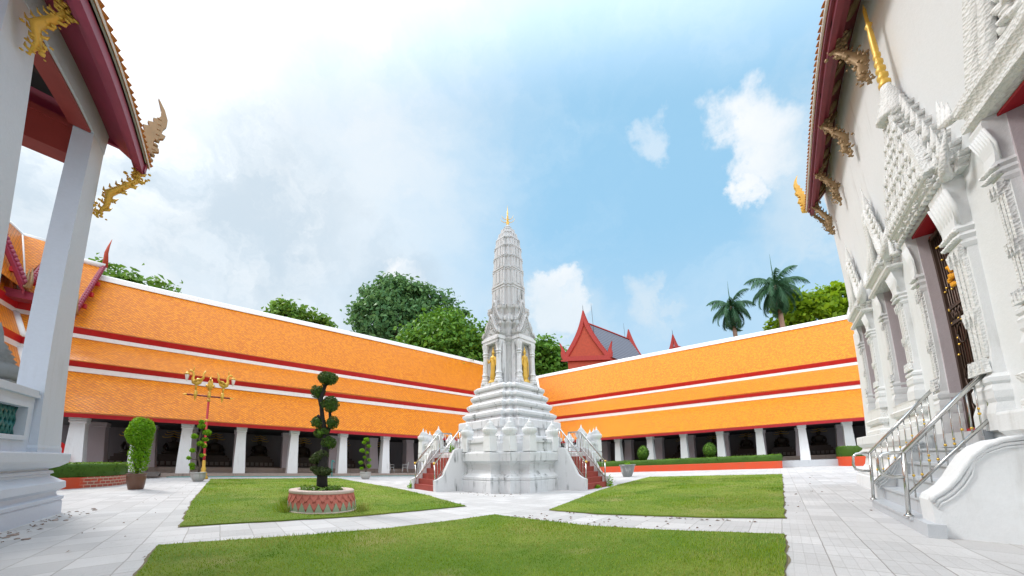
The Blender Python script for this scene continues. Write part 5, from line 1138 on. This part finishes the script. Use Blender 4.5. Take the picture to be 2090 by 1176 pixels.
# great topiary tree in a scale-patterned planter
def topiary_tree():
    t = thing('topiary_tree', 'tall dark topiary tree with clipped leaf balls in a coral and green scale-patterned planter', 'topiary', (1.88, 7.15, 0))
    mb = MB(); n = 48; q = lambda r, z: [(r*math.cos(2*PI*j/n), r*math.sin(2*PI*j/n), z) for j in range(n)]
    mb.rings([q(.70, 0), q(.70, .03), q(.69, .04), q(.665, .36), q(.66, .38)], cap=False, smooth=True); mb.build('planter_wall', mat('dark_coral_paint', (.40, .10, .075), .7), t)
    mb = MB(); mb.rings([q(.655, .37), q(.67, .39), q(.67, .425), q(.655, .44), q(.50, .44), q(.48, .42), q(.47, .34)], cap=False); mb.build('planter_rim', M_RIM, t)
    mb = MB(); mb.rings([q(.715, .0), q(.715, .035), q(.70, .05)], cap=False); mb.build('base_band', M_RIM, t)
    mb = MB(); mb.lathe([(.49, .36), (.3, .39), (.0, .40)], 24); mb.build('soil', M_SOIL, t)
    # overlapping scales and lotus petals round the wall
    N = 26
    def petal(a, z0, hw, h, out, name, m, up):
        mb = MB(); pr = [(-1, 0), (-.62, .40), (-.3, .72), (0, 1), (.3, .72), (.62, .40), (1, 0)] if up else [(-1, 0), (-.9, .30), (-.55, .68), (0, 1), (.55, .68), (.9, .30), (1, 0)]
        F, B = [], []
        for x, y in pr:
            an = a+x*hw; z = z0+(y*h if up else -y*h); r = .70-.045*(z/.38); F.append(((r+out*(1-.6*abs(x)))*math.cos(an), (r+out*(1-.6*abs(x)))*math.sin(an), z)); B.append(((r-.012)*math.cos(an), (r-.012)*math.sin(an), z))
        k = len(pr); mb.add(F+B, [tuple(range(k)) if not up else tuple(reversed(range(k)))]+[(i, (i+1) % k, k+(i+1) % k, k+i) for i in range(k)]); mb.build(name, m, t)
    for i in range(N):
        a = 2*PI*i/N
        if math.cos(a-(-PI*.58)) < -.35: continue
        petal(a+PI/N, .37, .104, .13, .022, 'scale', M_TERRA, False); petal(a, .31, .104, .14, .016, 'scale', M_TERRA, False); petal(a+PI/N, .23, .104, .14, .010, 'scale', M_TERRA, False)
        petal(a, .03, .122, .19, .024, 'lotus_petal', M_LOTUS, True)
    p = np.stack([rng.uniform(-.44, .44, 900), rng.uniform(-.44, .44, 900), rng.uniform(.38, .50, 900)], 1); p = p[np.hypot(p[:, 0], p[:, 1]) < .46]; leaves('ground_cover', L_MID, p, np.tile([0, 0, 1.], (len(p), 1)), .03, t, .9)
    # trunk: stout, dark, forking higher up
    mb = MB(); mb.tube([(.0,0,.36),(.0,0,.6),(.01,0,1.0),(.06,0,1.3),(.05,-.02,1.6),(-.02,0,1.85),(-.06,0,2.1),(-.08,0,2.35),(-.02,0,2.6)], [.125,.115,.105,.085,.06,.05,.045,.04,.03], 9)
    mb.tube([(.05,-.02,1.5),(.16,0,1.8),(.12,0,2.05)], [.05,.045,.03], 7); mb.tube([(-.02,0,1.85),(-.14,0,1.95)], [.04,.03], 6); mb.tube([(-.06,0,2.1),(-.13,0,2.3)], [.04,.03], 6); mb.tube([(-.08,0,2.35),(.02,0,2.65)], [.035,.025], 6); mb.build('trunk', M_BARKD, t)
    # screen-right direction is roughly (+.69,-.72)
    rt = np.array([.75, -.66, 0]); lob = [(.03, 2.74, .225, .155), (-.17, 2.46, .165, .15), (.13, 2.19, .205, .18), (-.13, 1.83, .155, .13), (.20, 1.80, .15, .125), (-.07, 1.60, .13, .12), (.03, 1.62, .12, .10), (.14, 1.40, .16, .15), (-.10, 1.06, .17, .14), (.03, 1.14, .11, .10), (.02, .80, .22, .085), (-.15, .86, .13, .07)]
    for i, (x, z, r, h) in enumerate(lob):
        r, h = r*.92, h*.92
        c = rt*x+np.array([0, 0, z]); n = int(1500*(r/.2)**2); p, d = ellip_pts(c, (r, r, h), n, .30)
        q = np.array([mnoise.noise(Vector(v)*7) for v in p]); k = q > -.38
        o = leaves('leaf_ball', L_TOPI if i < 8 else L_TOPI2, (p+d*q[:, None]*.05)[k], d[k], .021 if i < 8 else .026, t, .7)
        mb = MB(); mb.ball(c, (r*.72, r*.72, h*.7), 2, .1, i); mb.build('ball_core', L_DARK, o)
L_TOPI2 = leaf('sparse_topiary_leaf', (.045, .075, .022), (.11, .15, .05))
topiary_tree()

# ================================================================== LAMP POST with three gilded swans
lamp = thing('lamp_post', 'red and gold lamp post with three gilded swans holding lanterns, before the left gallery', 'street lamp', (-.80, 20.9, 0))
mb = MB(); mb.lathe([(.22,0),(.22,.12),(.15,.18),(.18,.3),(.10,.42),(.12,.55),(.075,.62),(.085,.9),(.07,.95)], 12); mb.build('base', M_GOLDP, lamp)
mb = MB(); mb.lathe([(.065,.95),(.075,1.2),(.06,1.25),(.055,4.28)], 10); mb.build('pole', M_RED, lamp)
for z in (1.22, 1.75, 3.0, 4.05): mb = MB(); mb.lathe([(.06,z-.07),(.095,z),(.06,z+.07)], 10); mb.build('gold_ring', M_GOLDP, lamp)
RT = Vector((.998, .06, 0))   # cross arm runs along x
mb = MB(); mb.tube([(-1.0,0,4.26),(1.0,0,4.26)], .042, 8); mb.build('cross_arm', M_MAROON, lamp)
for sg in (-1, 1): mb = MB(); mb.lathe([(.0,-.02),(.03,0),(.05,.05),(.0,.22)], 8, (0,0,0), True, Matrix.Translation((sg*.98,0,4.26)) @ Matrix.Rotation(sg*PI/2, 4, 'Y')); mb.build('arm_tip', M_GOLDP, lamp)
def swan(x, face, s=1.0):
    """gilded swan on a pedestal; face -1 looks left, +1 right, 0 forward; lantern hangs from the beak"""
    f = Vector((face, 0, 0)) if face else Vector((0, -1, 0)); b0 = Vector((x, 0, 4.28)); U = Vector((0,0,1)); P = lambda a, h: b0+f*a*s+U*h*s
    mb = MB(); mb.lathe([(.0,-.34),(.035,-.22),(.06,-.10),(.09,-.03),(.11,.02),(.07,.07),(.09,.16),(.055,.22)], 9, b0); pd = mb.build('pedestal', M_GOLDP, lamp)
    mb = MB(); mb.tube([P(.0,.20),P(.02,.40),P(.0,.58)], [.04,.05,.06], 8)      # legs
    mb.tube([P(-.26,.86),P(-.12,.66),P(.0,.60),P(.14,.66),P(.20,.82),P(.17,1.02),P(.22,1.18),P(.32,1.22),P(.42,1.17)], [.03,.10,.135,.12,.075,.055,.05,.055,.012], 9)
    b2 = mb.build('swan_body', M_GOLDP, lamp)
    for k in (-1, 0, 1):
        mb = MB(); n = Vector((-f.y, f.x, 0)); mb.tube([P(-.10,.70)+n*.05*k, P(-.28,.92)+n*.09*k, P(-.26,1.12)+n*.07*k, P(-.36,1.28+.05*k)+n*.05*k], [.05,.055,.04,.006], 6); mb.build('tail_plume', M_GOLDP, b2)
    for k in (-1, 1): mb = MB(); n = Vector((-f.y, f.x, 0)); mb.tube([P(.10,.66)+n*.10*k, P(-.05,.78)+n*.16*k, P(-.22,.84)+n*.14*k], [.05,.07,.01], 6); mb.build('wing', M_GOLDP, b2)
    mb = MB(); mb.tube([P(.22,1.22),P(.18,1.36),P(.22,1.48)], [.03,.025,.004], 5); mb.build('head_crest', M_GOLDP, b2)
    if face:
        mb = MB(); q = P(.46,.0); q.z = b0.z+1.12*s; mb.tube([P(.41,1.17), q], .012, 5); mb.lathe([(.0,.02),(.05,-.0),(.12,-.07),(.125,-.10),(.10,-.12)], 10, q); lc = mb.build('lantern_cap', M_GOLDP, lamp)
        mb = MB(); mb.lathe([(.095,-.12),(.10,-.16),(.075,-.30),(.04,-.42),(.0,-.47)], 10, q); mb.build('lantern_glass', M_GLASS, lc)
swan(-.62, -1); swan(.62, 1); swan(0, 0, .72)

# ================================================================== SMALL THINGS
def chair(label, loc, rz):
    t = thing('plastic_chair', label, 'chair', loc, rz, 'white plastic chairs in the gallery')
    mb = MB(); mb.rings([[(-.21,-.20,.43),(.21,-.20,.43),(.20,.20,.41),(-.20,.20,.41)],[(-.22,-.21,.455),(.22,-.21,.455),(.21,.21,.435),(-.21,.21,.435)]]); mb.build('seat', M_PLAST, t)
    for x in (-.2, .2):
        for y, yo in ((-.19, -.24), (.19, .25)): mb = MB(); mb.tube([(x*1.15, yo, 0), (x, y, .44)], [.022, .028], 6); mb.build('leg', M_PLAST, t)
        mb = MB(); mb.tube([(x*1.1, -.2, .44), (x*1.2, -.21, .64), (x*1.2, .1, .66), (x*1.1, .23, .62)], .02, 6); mb.build('armrest', M_PLAST, t)
    mb = MB(); mb.tube([(-.2, .2, .43), (-.21, .27, .70), (-.17, .31, .86), (0, .325, .90), (.17, .31, .86), (.21, .27, .70), (.2, .2, .43)], .026, 6); bk = mb.build('back_frame', M_PLAST, t)
    for x in (-.12, -.04, .04, .12): mb = MB(); mb.tube([(x, .21, .44), (x, .315, .86)], .014, 5); mb.build('back_slat', M_PLAST, bk)
chair('white plastic chair facing right in the gallery, the left one of the pair', (12.45, 25.5, .20), PI*.62)
chair('white plastic chair facing left in the gallery, the right one of the pair', (13.75, 25.3, .20), -PI*.62)
t = thing('carved_chair', 'bright red carved high-backed chair at the left gallery column, by the pavilion plinth', 'chair', (-7.0, 23.6, .2), .5)
mb = MB(); mb.box((-.5,-.4,.42),(.5,.4,.55)); mb.build('seat', M_REDCLOTH, t)
mb = MB(); mb.prism([(-.5,.5),(.5,.5),(.52,1.35),(.35,1.55),(.18,1.5),(0,1.75),(-.18,1.5),(-.35,1.55),(-.52,1.35)], .09, Matrix(((1,0,0,0),(0,0,-1,.4),(0,1,0,0),(0,0,0,1)))); mb.build('backrest', M_REDCLOTH, t)
for x in (-.45, .45):
    for y in (-.35, .35): mb = MB(); mb.tube([(x, y, 0), (x, y, .45)], [.035, .05], 7); mb.build('leg', M_DARK, t)
    mb = MB(); mb.tube([(x, .35, .95), (x, -.35, .85), (x, -.38, .5)], .045, 7); mb.build('armrest', M_REDCLOTH, t)
mb = MB(); T = Matrix.Translation((-3.6, 22.55, .02)) @ Matrix.Rotation(math.radians(9), 4, 'X')
mb.box((-.75,-.55,.16),(.75,.55,.20), T); 
for i in range(7): mb.box((-.75+i*.22,-.56,.2),(-.72+i*.22,.56,.207), T)
mb.box((-.74,.35,.0),(.74,.55,.16), T); mat_ = mb.build('entrance_ramp', M_MATT); tag(mat_, 'grey woven mat ramp leaning on the gallery step behind the brown clay jar', 'ramp')
mb = MB(); P = [(x, 23.0+.06*math.sin(x*1.3)+.04*math.sin(x*3.1), .025) for x in np.linspace(-2.6, 14.6, 90)]; mb.tube(P, .022, 6); tag(mb.build('garden_hose', M_HOSE), 'thin teal garden hose lying along the foot of the left gallery step', 'hose')
st = thing('water_tap', 'dark teal standpipe tap at the gallery step, right of the topiary trunk', 'tap', (6.75, 23.1, 0))
mb = MB(); mb.tube([(0,0,0),(0,0,.95),(.02,-.02,1.05),(.10,-.06,1.07)], .035, 7); mb.build('standpipe', M_HOSE, st)
mb = MB(); mb.tube([(.02,-.02,1.05),(.14,-.1,1.02),(.15,-.1,.94)], .025, 6); mb.box((-.05,-.06,1.08),(.09,.02,1.11)); mb.build('spout', M_HOSE, st)
# stone finial standing behind the pavilion parapet
ch = thing('stone_chedi', 'small grey tiered stone spire standing behind the pavilion parapet at the left edge', 'stupa', (-5.05, 13.4, 0))
mb = MB(); mb.box((-.5,-.5,0),(.5,.5,2.0)); mb.rings([[(x*w, y*w, z) for x, y in ((-1,-1),(1,-1),(1,1),(-1,1))] for w, z in ((.50,2.0),(.50,2.3),(.36,2.4),(.34,2.75),(.42,2.85),(.42,2.95))]); mb.build('base', M_STONE, ch)
mb = MB(); mb.lathe([(.36,2.95),(.42,3.1),(.38,3.35),(.28,3.45),(.31,3.5),(.24,3.58),(.27,3.63),(.20,3.7),(.22,3.75),(.15,3.83),(.16,3.88),(.09,3.98),(.06,4.25),(.0,4.5)], 14); mb.build('spire', M_STONE, ch)
# loose leaf litter on the paths
mb = MB()
def litter(n, fx, fy, s):
    for _ in range(n):
        x, y = fx(), fy(); a = rng.uniform(0, 2*PI); l = s*rng.uniform(.5, 1.6); w = l*.45
        c, q = math.cos(a), math.sin(a); z = .006; mb.add([(x-c*l, y-q*l, z), (x+q*w, y-c*w, z+.012), (x+c*l, y+q*l, z), (x-q*w, y+c*w, z+.014)], [(0,1,2,3)])
litter(40, lambda: rng.uniform(4.75, 5.5), lambda: rng.uniform(.8, 4.2), .022); litter(26, lambda: 4.62+rng.normal(0, .03), lambda: rng.uniform(.6, 4.4), .035); litter(40, lambda: 5.62+rng.normal(0, .05), lambda: rng.uniform(.2, 4), .028)
litter(36, lambda: rng.uniform(-1.6, -.55), lambda: rng.uniform(3.5, 17), .016); litter(90, lambda: -2.30+rng.normal(0, .08), lambda: rng.uniform(3.5, 9), .02); litter(24, lambda: rng.uniform(6.5, 18), lambda: rng.uniform(-1.4, -.1), .025); litter(40, lambda: rng.uniform(7.0, 8.2), lambda: rng.uniform(7, 9.5), .03)
o = mb.build('leaf_litter', M_DRY); tag(o, 'dry brown leaves scattered on the white paving', 'leaf litter', kind='stuff')
mb = MB()
for _ in range(46):
    x, y = -2.20+rng.normal(0, .09), rng.uniform(3.6, 9.3); s = rng.uniform(.012, .045); mb.ball((x, y, s*.15), (s, s*rng.uniform(.6,1.3), s*.45), 1, .5, rng.integers(0, 99))
tag(mb.build('rubble', M_PLATF), 'broken concrete bits along the foot of the pavilion plinth', 'rubble', kind='stuff')
# weeds
def weed(label, loc, n, r, h, m=L_YEL):
    p = np.stack([rng.normal(0, r, n), rng.normal(0, r, n), np.abs(rng.normal(0, h*.5, n))+.02], 1)
    o = leaves('weed', m, p*np.array([.7, .7, 1]), np.tile([0, 0, 1.], (n, 1)), .065, None, 1.2, .4); o.location = loc; tag(o, label, 'plant', 'weeds growing round the spire stairs')
weed('small green weed at the outer foot of the right red stairs', (11.95, 6.15, 0), 90, .11, .32, L_BUSH); weed('small weed at the inner foot of the right red stairs', (11.0, 6.15, 0), 40, .07, .12, L_BUSH)
weed('small weed at the foot of the left red stairs', (6.65, 11.75, 0), 90, .08, .20, L_BUSH); weed('leafy weed on the terrace at the top of the left red stairs', (8.25, 11.1, 1.45), 120, .08, .22, L_BUSH)

# ================================================================== BEYOND THE WALLS: trees, palms, red gabled houses
def tree(name, label, base, blobs, m, n, size, group='trees behind the cloister roofs', trunk_h=None, cat='tree', jit=.9):
    t = thing(name, label, cat, base, 0, group); B = Vector(base)
    P, Dd = [], []; tot = sum(r[0]*r[0] for c, r in blobs)
    for c, r in blobs:
        k = max(30, int(n*r[0]*r[0]/tot)); c = np.array(c)-np.array(base)
        # leaf clumps scattered over each mass of the crown
        m2 = max(8, int(k/46)); q, d = ellip_pts(c, r, m2, .55)
        idx = rng.integers(0, m2, k); cs = r[0]*.20
        pp = q[idx]+rng.normal(0, 1, (k, 3))*np.array([cs, cs, cs*.62]); P.append(pp); Dd.append(d[idx]*.7+np.array([0, 0, .6]))
    leaves('crown', m, np.concatenate(P), np.concatenate(Dd), size, t, jit, .6)
    mb = MB(); c0 = Vector(blobs[0][0])-B; mb.tube([(0,0,0), (c0.x*.3, c0.y*.3, c0.z*.45), (c0.x*.8, c0.y*.8, c0.z*.85), tuple(c0)], [.55,.45,.32,.12], 8)
    for c, r in blobs[1:]: c = Vector(c)-B; mb.tube([(c0.x*.4, c0.y*.4, c0.z*.5), tuple((c0*.35+c*.55)), tuple(c)], [.25,.18,.06], 6)
    mb.build('trunk', M_BARK, t)
    return t
tree('broadleaf_tree', 'low leafy tree rising over the left roof ridge, right of the slender pavilion pillar', (-9.8, 49.5, 0), [((-9.8,49.5,18.3),(4.2,3.2,3.6)),((-12.6,49,19.4),(2.6,2.6,2.6)),((-7.2,49.6,18.6),(2.2,2.2,2.2)),((-4.9,50,19.6),(1.3,1.3,1.5))], L_MID, 5200, .34)
tree('broadleaf_tree', 'small rounded tree alone above the middle of the left roof ridge', (7.6, 49.5, 0), [((7.6,49.5,20.2),(3.4,3,2.9)),((4.9,50,20.3),(1.8,1.8,1.7)),((11.0,48.9,20.4),(2.2,2,1.5)),((6.0,49.7,22.2),(1.6,1.6,1.3))], L_MID, 4600, .34)
tree('broadleaf_tree', 'largest bluish-green tree, towering above the left roof near the white spire', (24.6, 49.0, 0), [((24.6,49,25.2),(6.5,5.5,5.9)),((20.3,51,24.6),(3.8,3.8,4.2)),((29.6,46.5,26.6),(4.6,4,4.2)),((23.4,49.6,29.9),(4.0,3.5,2.6)),((27.6,47.6,29.7),(3.0,3,2.1)),((32.0,45,25.0),(2.6,2.4,2.2)),((19.6,51.5,28.6),(2.4,2.2,1.8)),((33.4,43.9,26.9),(1.4,1.2,.8))], L_BLUE, 13500, .40)
tree('dome_tree', 'dense dark dome-shaped tree directly left of the white spire', (25.2, 36.6, 0), [((25.2,36.6,16.4),(5.0,4.6,5.2)),((28.2,34.6,15.6),(4.2,3.8,4.6)),((22.2,38.8,15.2),(3.6,3.2,3.6)),((30.5,33,15.6),(3.2,3,3.2))], L_DARK, 15000, .30, jit=.7)
tree('dome_tree', 'dense dark tree between the white spire and the red gabled house', (48.6, 38.6, 0), [((48.6,38.6,19.2),(4.8,4.8,5.4)),((51.4,35.6,17.2),(4.2,4,4.4)),((46.2,41.2,19.6),(4.2,4,4.4))], L_DARK, 9500, .42, jit=.7)
tree('broadleaf_tree', 'bright yellow-green tree right of the palms, beside the white temple wall', (55.8, -6.8, 0), [((55.8,-6.8,19.6),(4.4,4.4,3.8)),((55.2,-9.6,21.4),(2.8,2.8,2.4)),((55.9,-4.0,21.6),(2.6,2.6,2.2)),((56,-1.8,19.0),(2.4,2.4,2.2)),((55,-11.2,20.4),(2.2,2.2,2.6))], L_YEL, 6200, .42)
def palm(label, c, h, L, n=30, lean=0):
    t = thing('royal_palm', label, 'palm tree', (c[0], c[1], 0), 0, 'palms behind the right roof')
    mb = MB(); mb.tube([(0,0,0),(0,0,h*.5),(0,0,h-1.2),(0,0,h)], [.42,.36,.30,.20], 9); mb.build('trunk', M_PALMBARK, t)
    for i in range(n):
        a = 2*PI*i*.618+.3; el = math.radians(80-150*(i/n)**.85); l = L*(.9+.25*rng.random()); d = Vector((math.cos(a), math.sin(a), 0)); pts = []
        p = Vector((0,0,h-.2)); e2 = el
        for k in range(9): pts.append(p.copy()); p = p+(d*math.cos(e2)+Vector((0,0,1))*math.sin(e2))*(l/8); e2 -= math.radians(13+6*(k/8))
        mb = MB(); mb.tube(pts, [.05-.005*k for k in range(9)], 5)
        for k in range(54):
            f = .12+.88*k/54; j = min(int(f*8), 7); q = pts[j].lerp(pts[j+1], f*8-j); tan = (pts[j+1]-pts[j]).normalized(); s = tan.cross(Vector((0,0,1))).normalized()
            for sg in (-1, 1):
                ll = (1.15*math.sin(PI*min(1, f*.8+.2)))*L/4.2; tip = q+s*sg*ll*.55+tan*ll*.45+Vector((0,0,-ll*.85*rng.uniform(.6, 1.3))); w = tan*.075; mb.add([q-w, q+w, tip], [(0,1,2)])
        mb.build('frond', L_PALM, t)
    mb = MB(); mb.tube([(0,0,h-.3),(.03,-.06,h+L*.62),(.1,-.2,h+L*1.05)], [.10,.05,.008], 6); mb.build('spear_leaf', L_PALM, t)
palm('shorter palm with drooping fronds, left of its taller neighbour', (51.8, 4.1), 22.8, 4.1)
palm('taller palm with drooping fronds and a long upright spear leaf', (50.0, -2.2), 23.6, 4.7)
# red gabled house with a slate roof
def red_house(label, A, B, apex, back, eave_z, ridge_z, full=True):
    """A,B gable feet, apex of the gable boards, back = far end of the ridge"""
    t = thing('red_gabled_house', label, 'house', (0,0,0), 0, 'red gabled houses behind the right roof')
    A, B = Vector(A), Vector(B); mid = (A+B)/2; w = (B-A).normalized(); hw = (B-A).length/2; bk = Vector(back)-mid; bk.z = 0; bd = bk.normalized(); Lr = bk.length
    n = -bd; Z = Vector((0,0,1)); G = lambda x, z, d=0: mid+w*x+Z*(z-mid.z)+n*d
    mb = MB()
    def pr(poly, d0, d1):
        F = [G(x, z, d1) for x, z in poly]; Bk = [G(x, z, d0) for x, z in poly]; k = len(poly); mb.add(F+Bk, [tuple(range(k)), tuple(reversed(range(k, 2*k)))]+[(i, k+i, k+(i+1) % k, (i+1) % k) for i in range(k)])
    pr([(-hw*.98, eave_z), (hw*.98, eave_z), (0, ridge_z)], -.3, 0); pr([(-hw, 0), (hw, 0), (hw, eave_z), (-hw, eave_z)], -.3, 0); mb.build('gable_wall', M_BRED, t)
    mb = MB(); H = ridge_z+2.1-eave_z
    cv = lambda f: hw*1.12*(1-f)-.28*hw*math.sin(PI*f)*.55
    for sg in (-1, 1):
        for i in range(12):
            f0, f1 = i/12, (i+1)/12; a, b2 = cv(f0), cv(f1); z0, z1 = eave_z+H*f0, eave_z+H*f1; th = .62 if f0 < .7 else .62*(1-f0)/.3
            th1 = .62 if f1 < .7 else .62*(1-f1)/.3
            P = [(sg*a, z0), (sg*b2, z1), (sg*max(b2-th1, 0), z1-.1*th1), (sg*max(a-th, 0), z0-.1*th)]; pr(P if sg > 0 else P[::-1], .05, .35)
    for sg in (-1, 1):
        for i in range(26): f = (i+.5)/26; p = G(sg*(cv(f)+.03), eave_z+H*f, .2); mb.lathe([(.09,-.1),(.08,.02),(.0,.18)], 4, p)
    mb.build('gable_boards', M_BRED2, t)
    for sg in (-1, 1):
        x0 = sg*hw*1.06; pts = [(x0, eave_z-.4), (x0+sg*.5, eave_z-.3), (x0+sg*.62, eave_z+.5), (x0+sg*.50, eave_z+1.1), (x0+sg*.72, eave_z+2.3), (x0+sg*.1, eave_z+1.0), (x0-sg*.12, eave_z+.3)]; mb = MB(); pr(pts if sg < 0 else pts[::-1], .05, .3); mb.build('board_end_finial', M_BRED2, t)
    mb = MB(); pr([(-hw*1.15, eave_z-.55), (hw*1.15, eave_z-.55), (hw*1.15, eave_z), (-hw*1.15, eave_z)], .0, .4); pr([(-hw*1.2, eave_z-.75), (hw*1.2, eave_z-.75), (hw*1.2, eave_z-.55), (-hw*1.2, eave_z-.55)], -.0, .55); mb.build('gable_beam', M_BRED2, t)
    mb = MB(); p = G(0, ridge_z+2.1, .2); mb.tube([p, p+Z*.7, p+Z*1.1], [.05, .03, .005], 5); mb.build('apex_spike', M_DARK, t)
    if full:
        R0, R1 = mid+Z*(ridge_z-mid.z), mid+bd*Lr+Z*(ridge_z-mid.z)
        for sg in (-1, 1):
            mb = MB(); E0, E1 = R0+w*sg*hw*1.12+Z*(eave_z-ridge_z-.2), R1+w*sg*hw*1.12+Z*(eave_z-ridge_z-.2)
            if sg > 0: slab(mb, E0, E1, R1, R0)
            else: slab(mb, E1, E0, R0, R1)
            mb.build('roof_slope', M_SLATE, t)
        mb = MB(); mb.tube([R0+Z*.1, R1+Z*.1], .14, 6); mb.build('ridge', M_BRED2, t)
        mid2 = mid+bd*Lr
        for sg in (-1, 1):
            mb = MB()
            for i in range(12):
                f0, f1 = i/12, (i+1)/12; a, b2 = cv(f0), cv(f1); z0, z1 = eave_z+H*f0, eave_z+H*f1; th = .6*min(1, (1-f0)/.3); th1 = .6*min(1, (1-f1)/.3)
                Q = lambda x, z, d: mid2+w*x+Z*(z-mid2.z)+bd*d
                P = [(sg*a, z0), (sg*b2, z1), (sg*max(b2-th1, 0), z1), (sg*max(a-th, 0), z0)]; V = [Q(x, z, 0) for x, z in P]+[Q(x, z, .35) for x, z in P]; mb.add(V, [(0,1,2,3),(7,6,5,4),(0,4,5,1),(1,5,6,2),(2,6,7,3),(3,7,4,0)])
            mb.build('rear_gable_board', M_BRED2, t)
        mb = MB(); mb.add([mid+w*hw*s2*.98+bd*d2*Lr+Z*(z-mid.z) for z in (0, eave_z) for s2, d2 in ((-1,.02),(1,.02),(1,1),(-1,1))], [(0,3,2,1),(4,5,6,7),(0,1,5,4),(1,2,6,5),(2,3,7,6),(3,0,4,7)]); mb.build('walls', M_BRED, t)
    return t
M_BRED2 = mat('red_gable_board_paint', (.36, .022, .012), .6)
red_house('red gabled house with a slate roof rising behind the right roof, beside the dome tree', (41.55, 27.6, 16.6), (44.75, 22.2, 16.6), (43.3, 25, 24), (54.6, 22.5, 0), 16.7, 22.3)
red_house('only the red gable tip of a farther house, above the right roof ridge', (57.6, 18.6, 15.6), (61.4, 12.4, 15.6), (59.6, 15.6, 23), (70, 12.5, 0), 15.4, 21.2)
for lb, p, h in (('thin lightning rod beside the red gable peak', (44.1, 24.0), 25.9), ('thin lightning rod at the far end of the slate ridge', (53.3, 22.7), 25.2)):
    mb = MB(); mb.tube([(p[0], p[1], 0), (p[0], p[1], h-1), (p[0], p[1], h)], [.035, .03, .008], 5); tag(mb.build('lightning_rod', M_DARK), lb, 'rod', 'lightning rods by the red house')
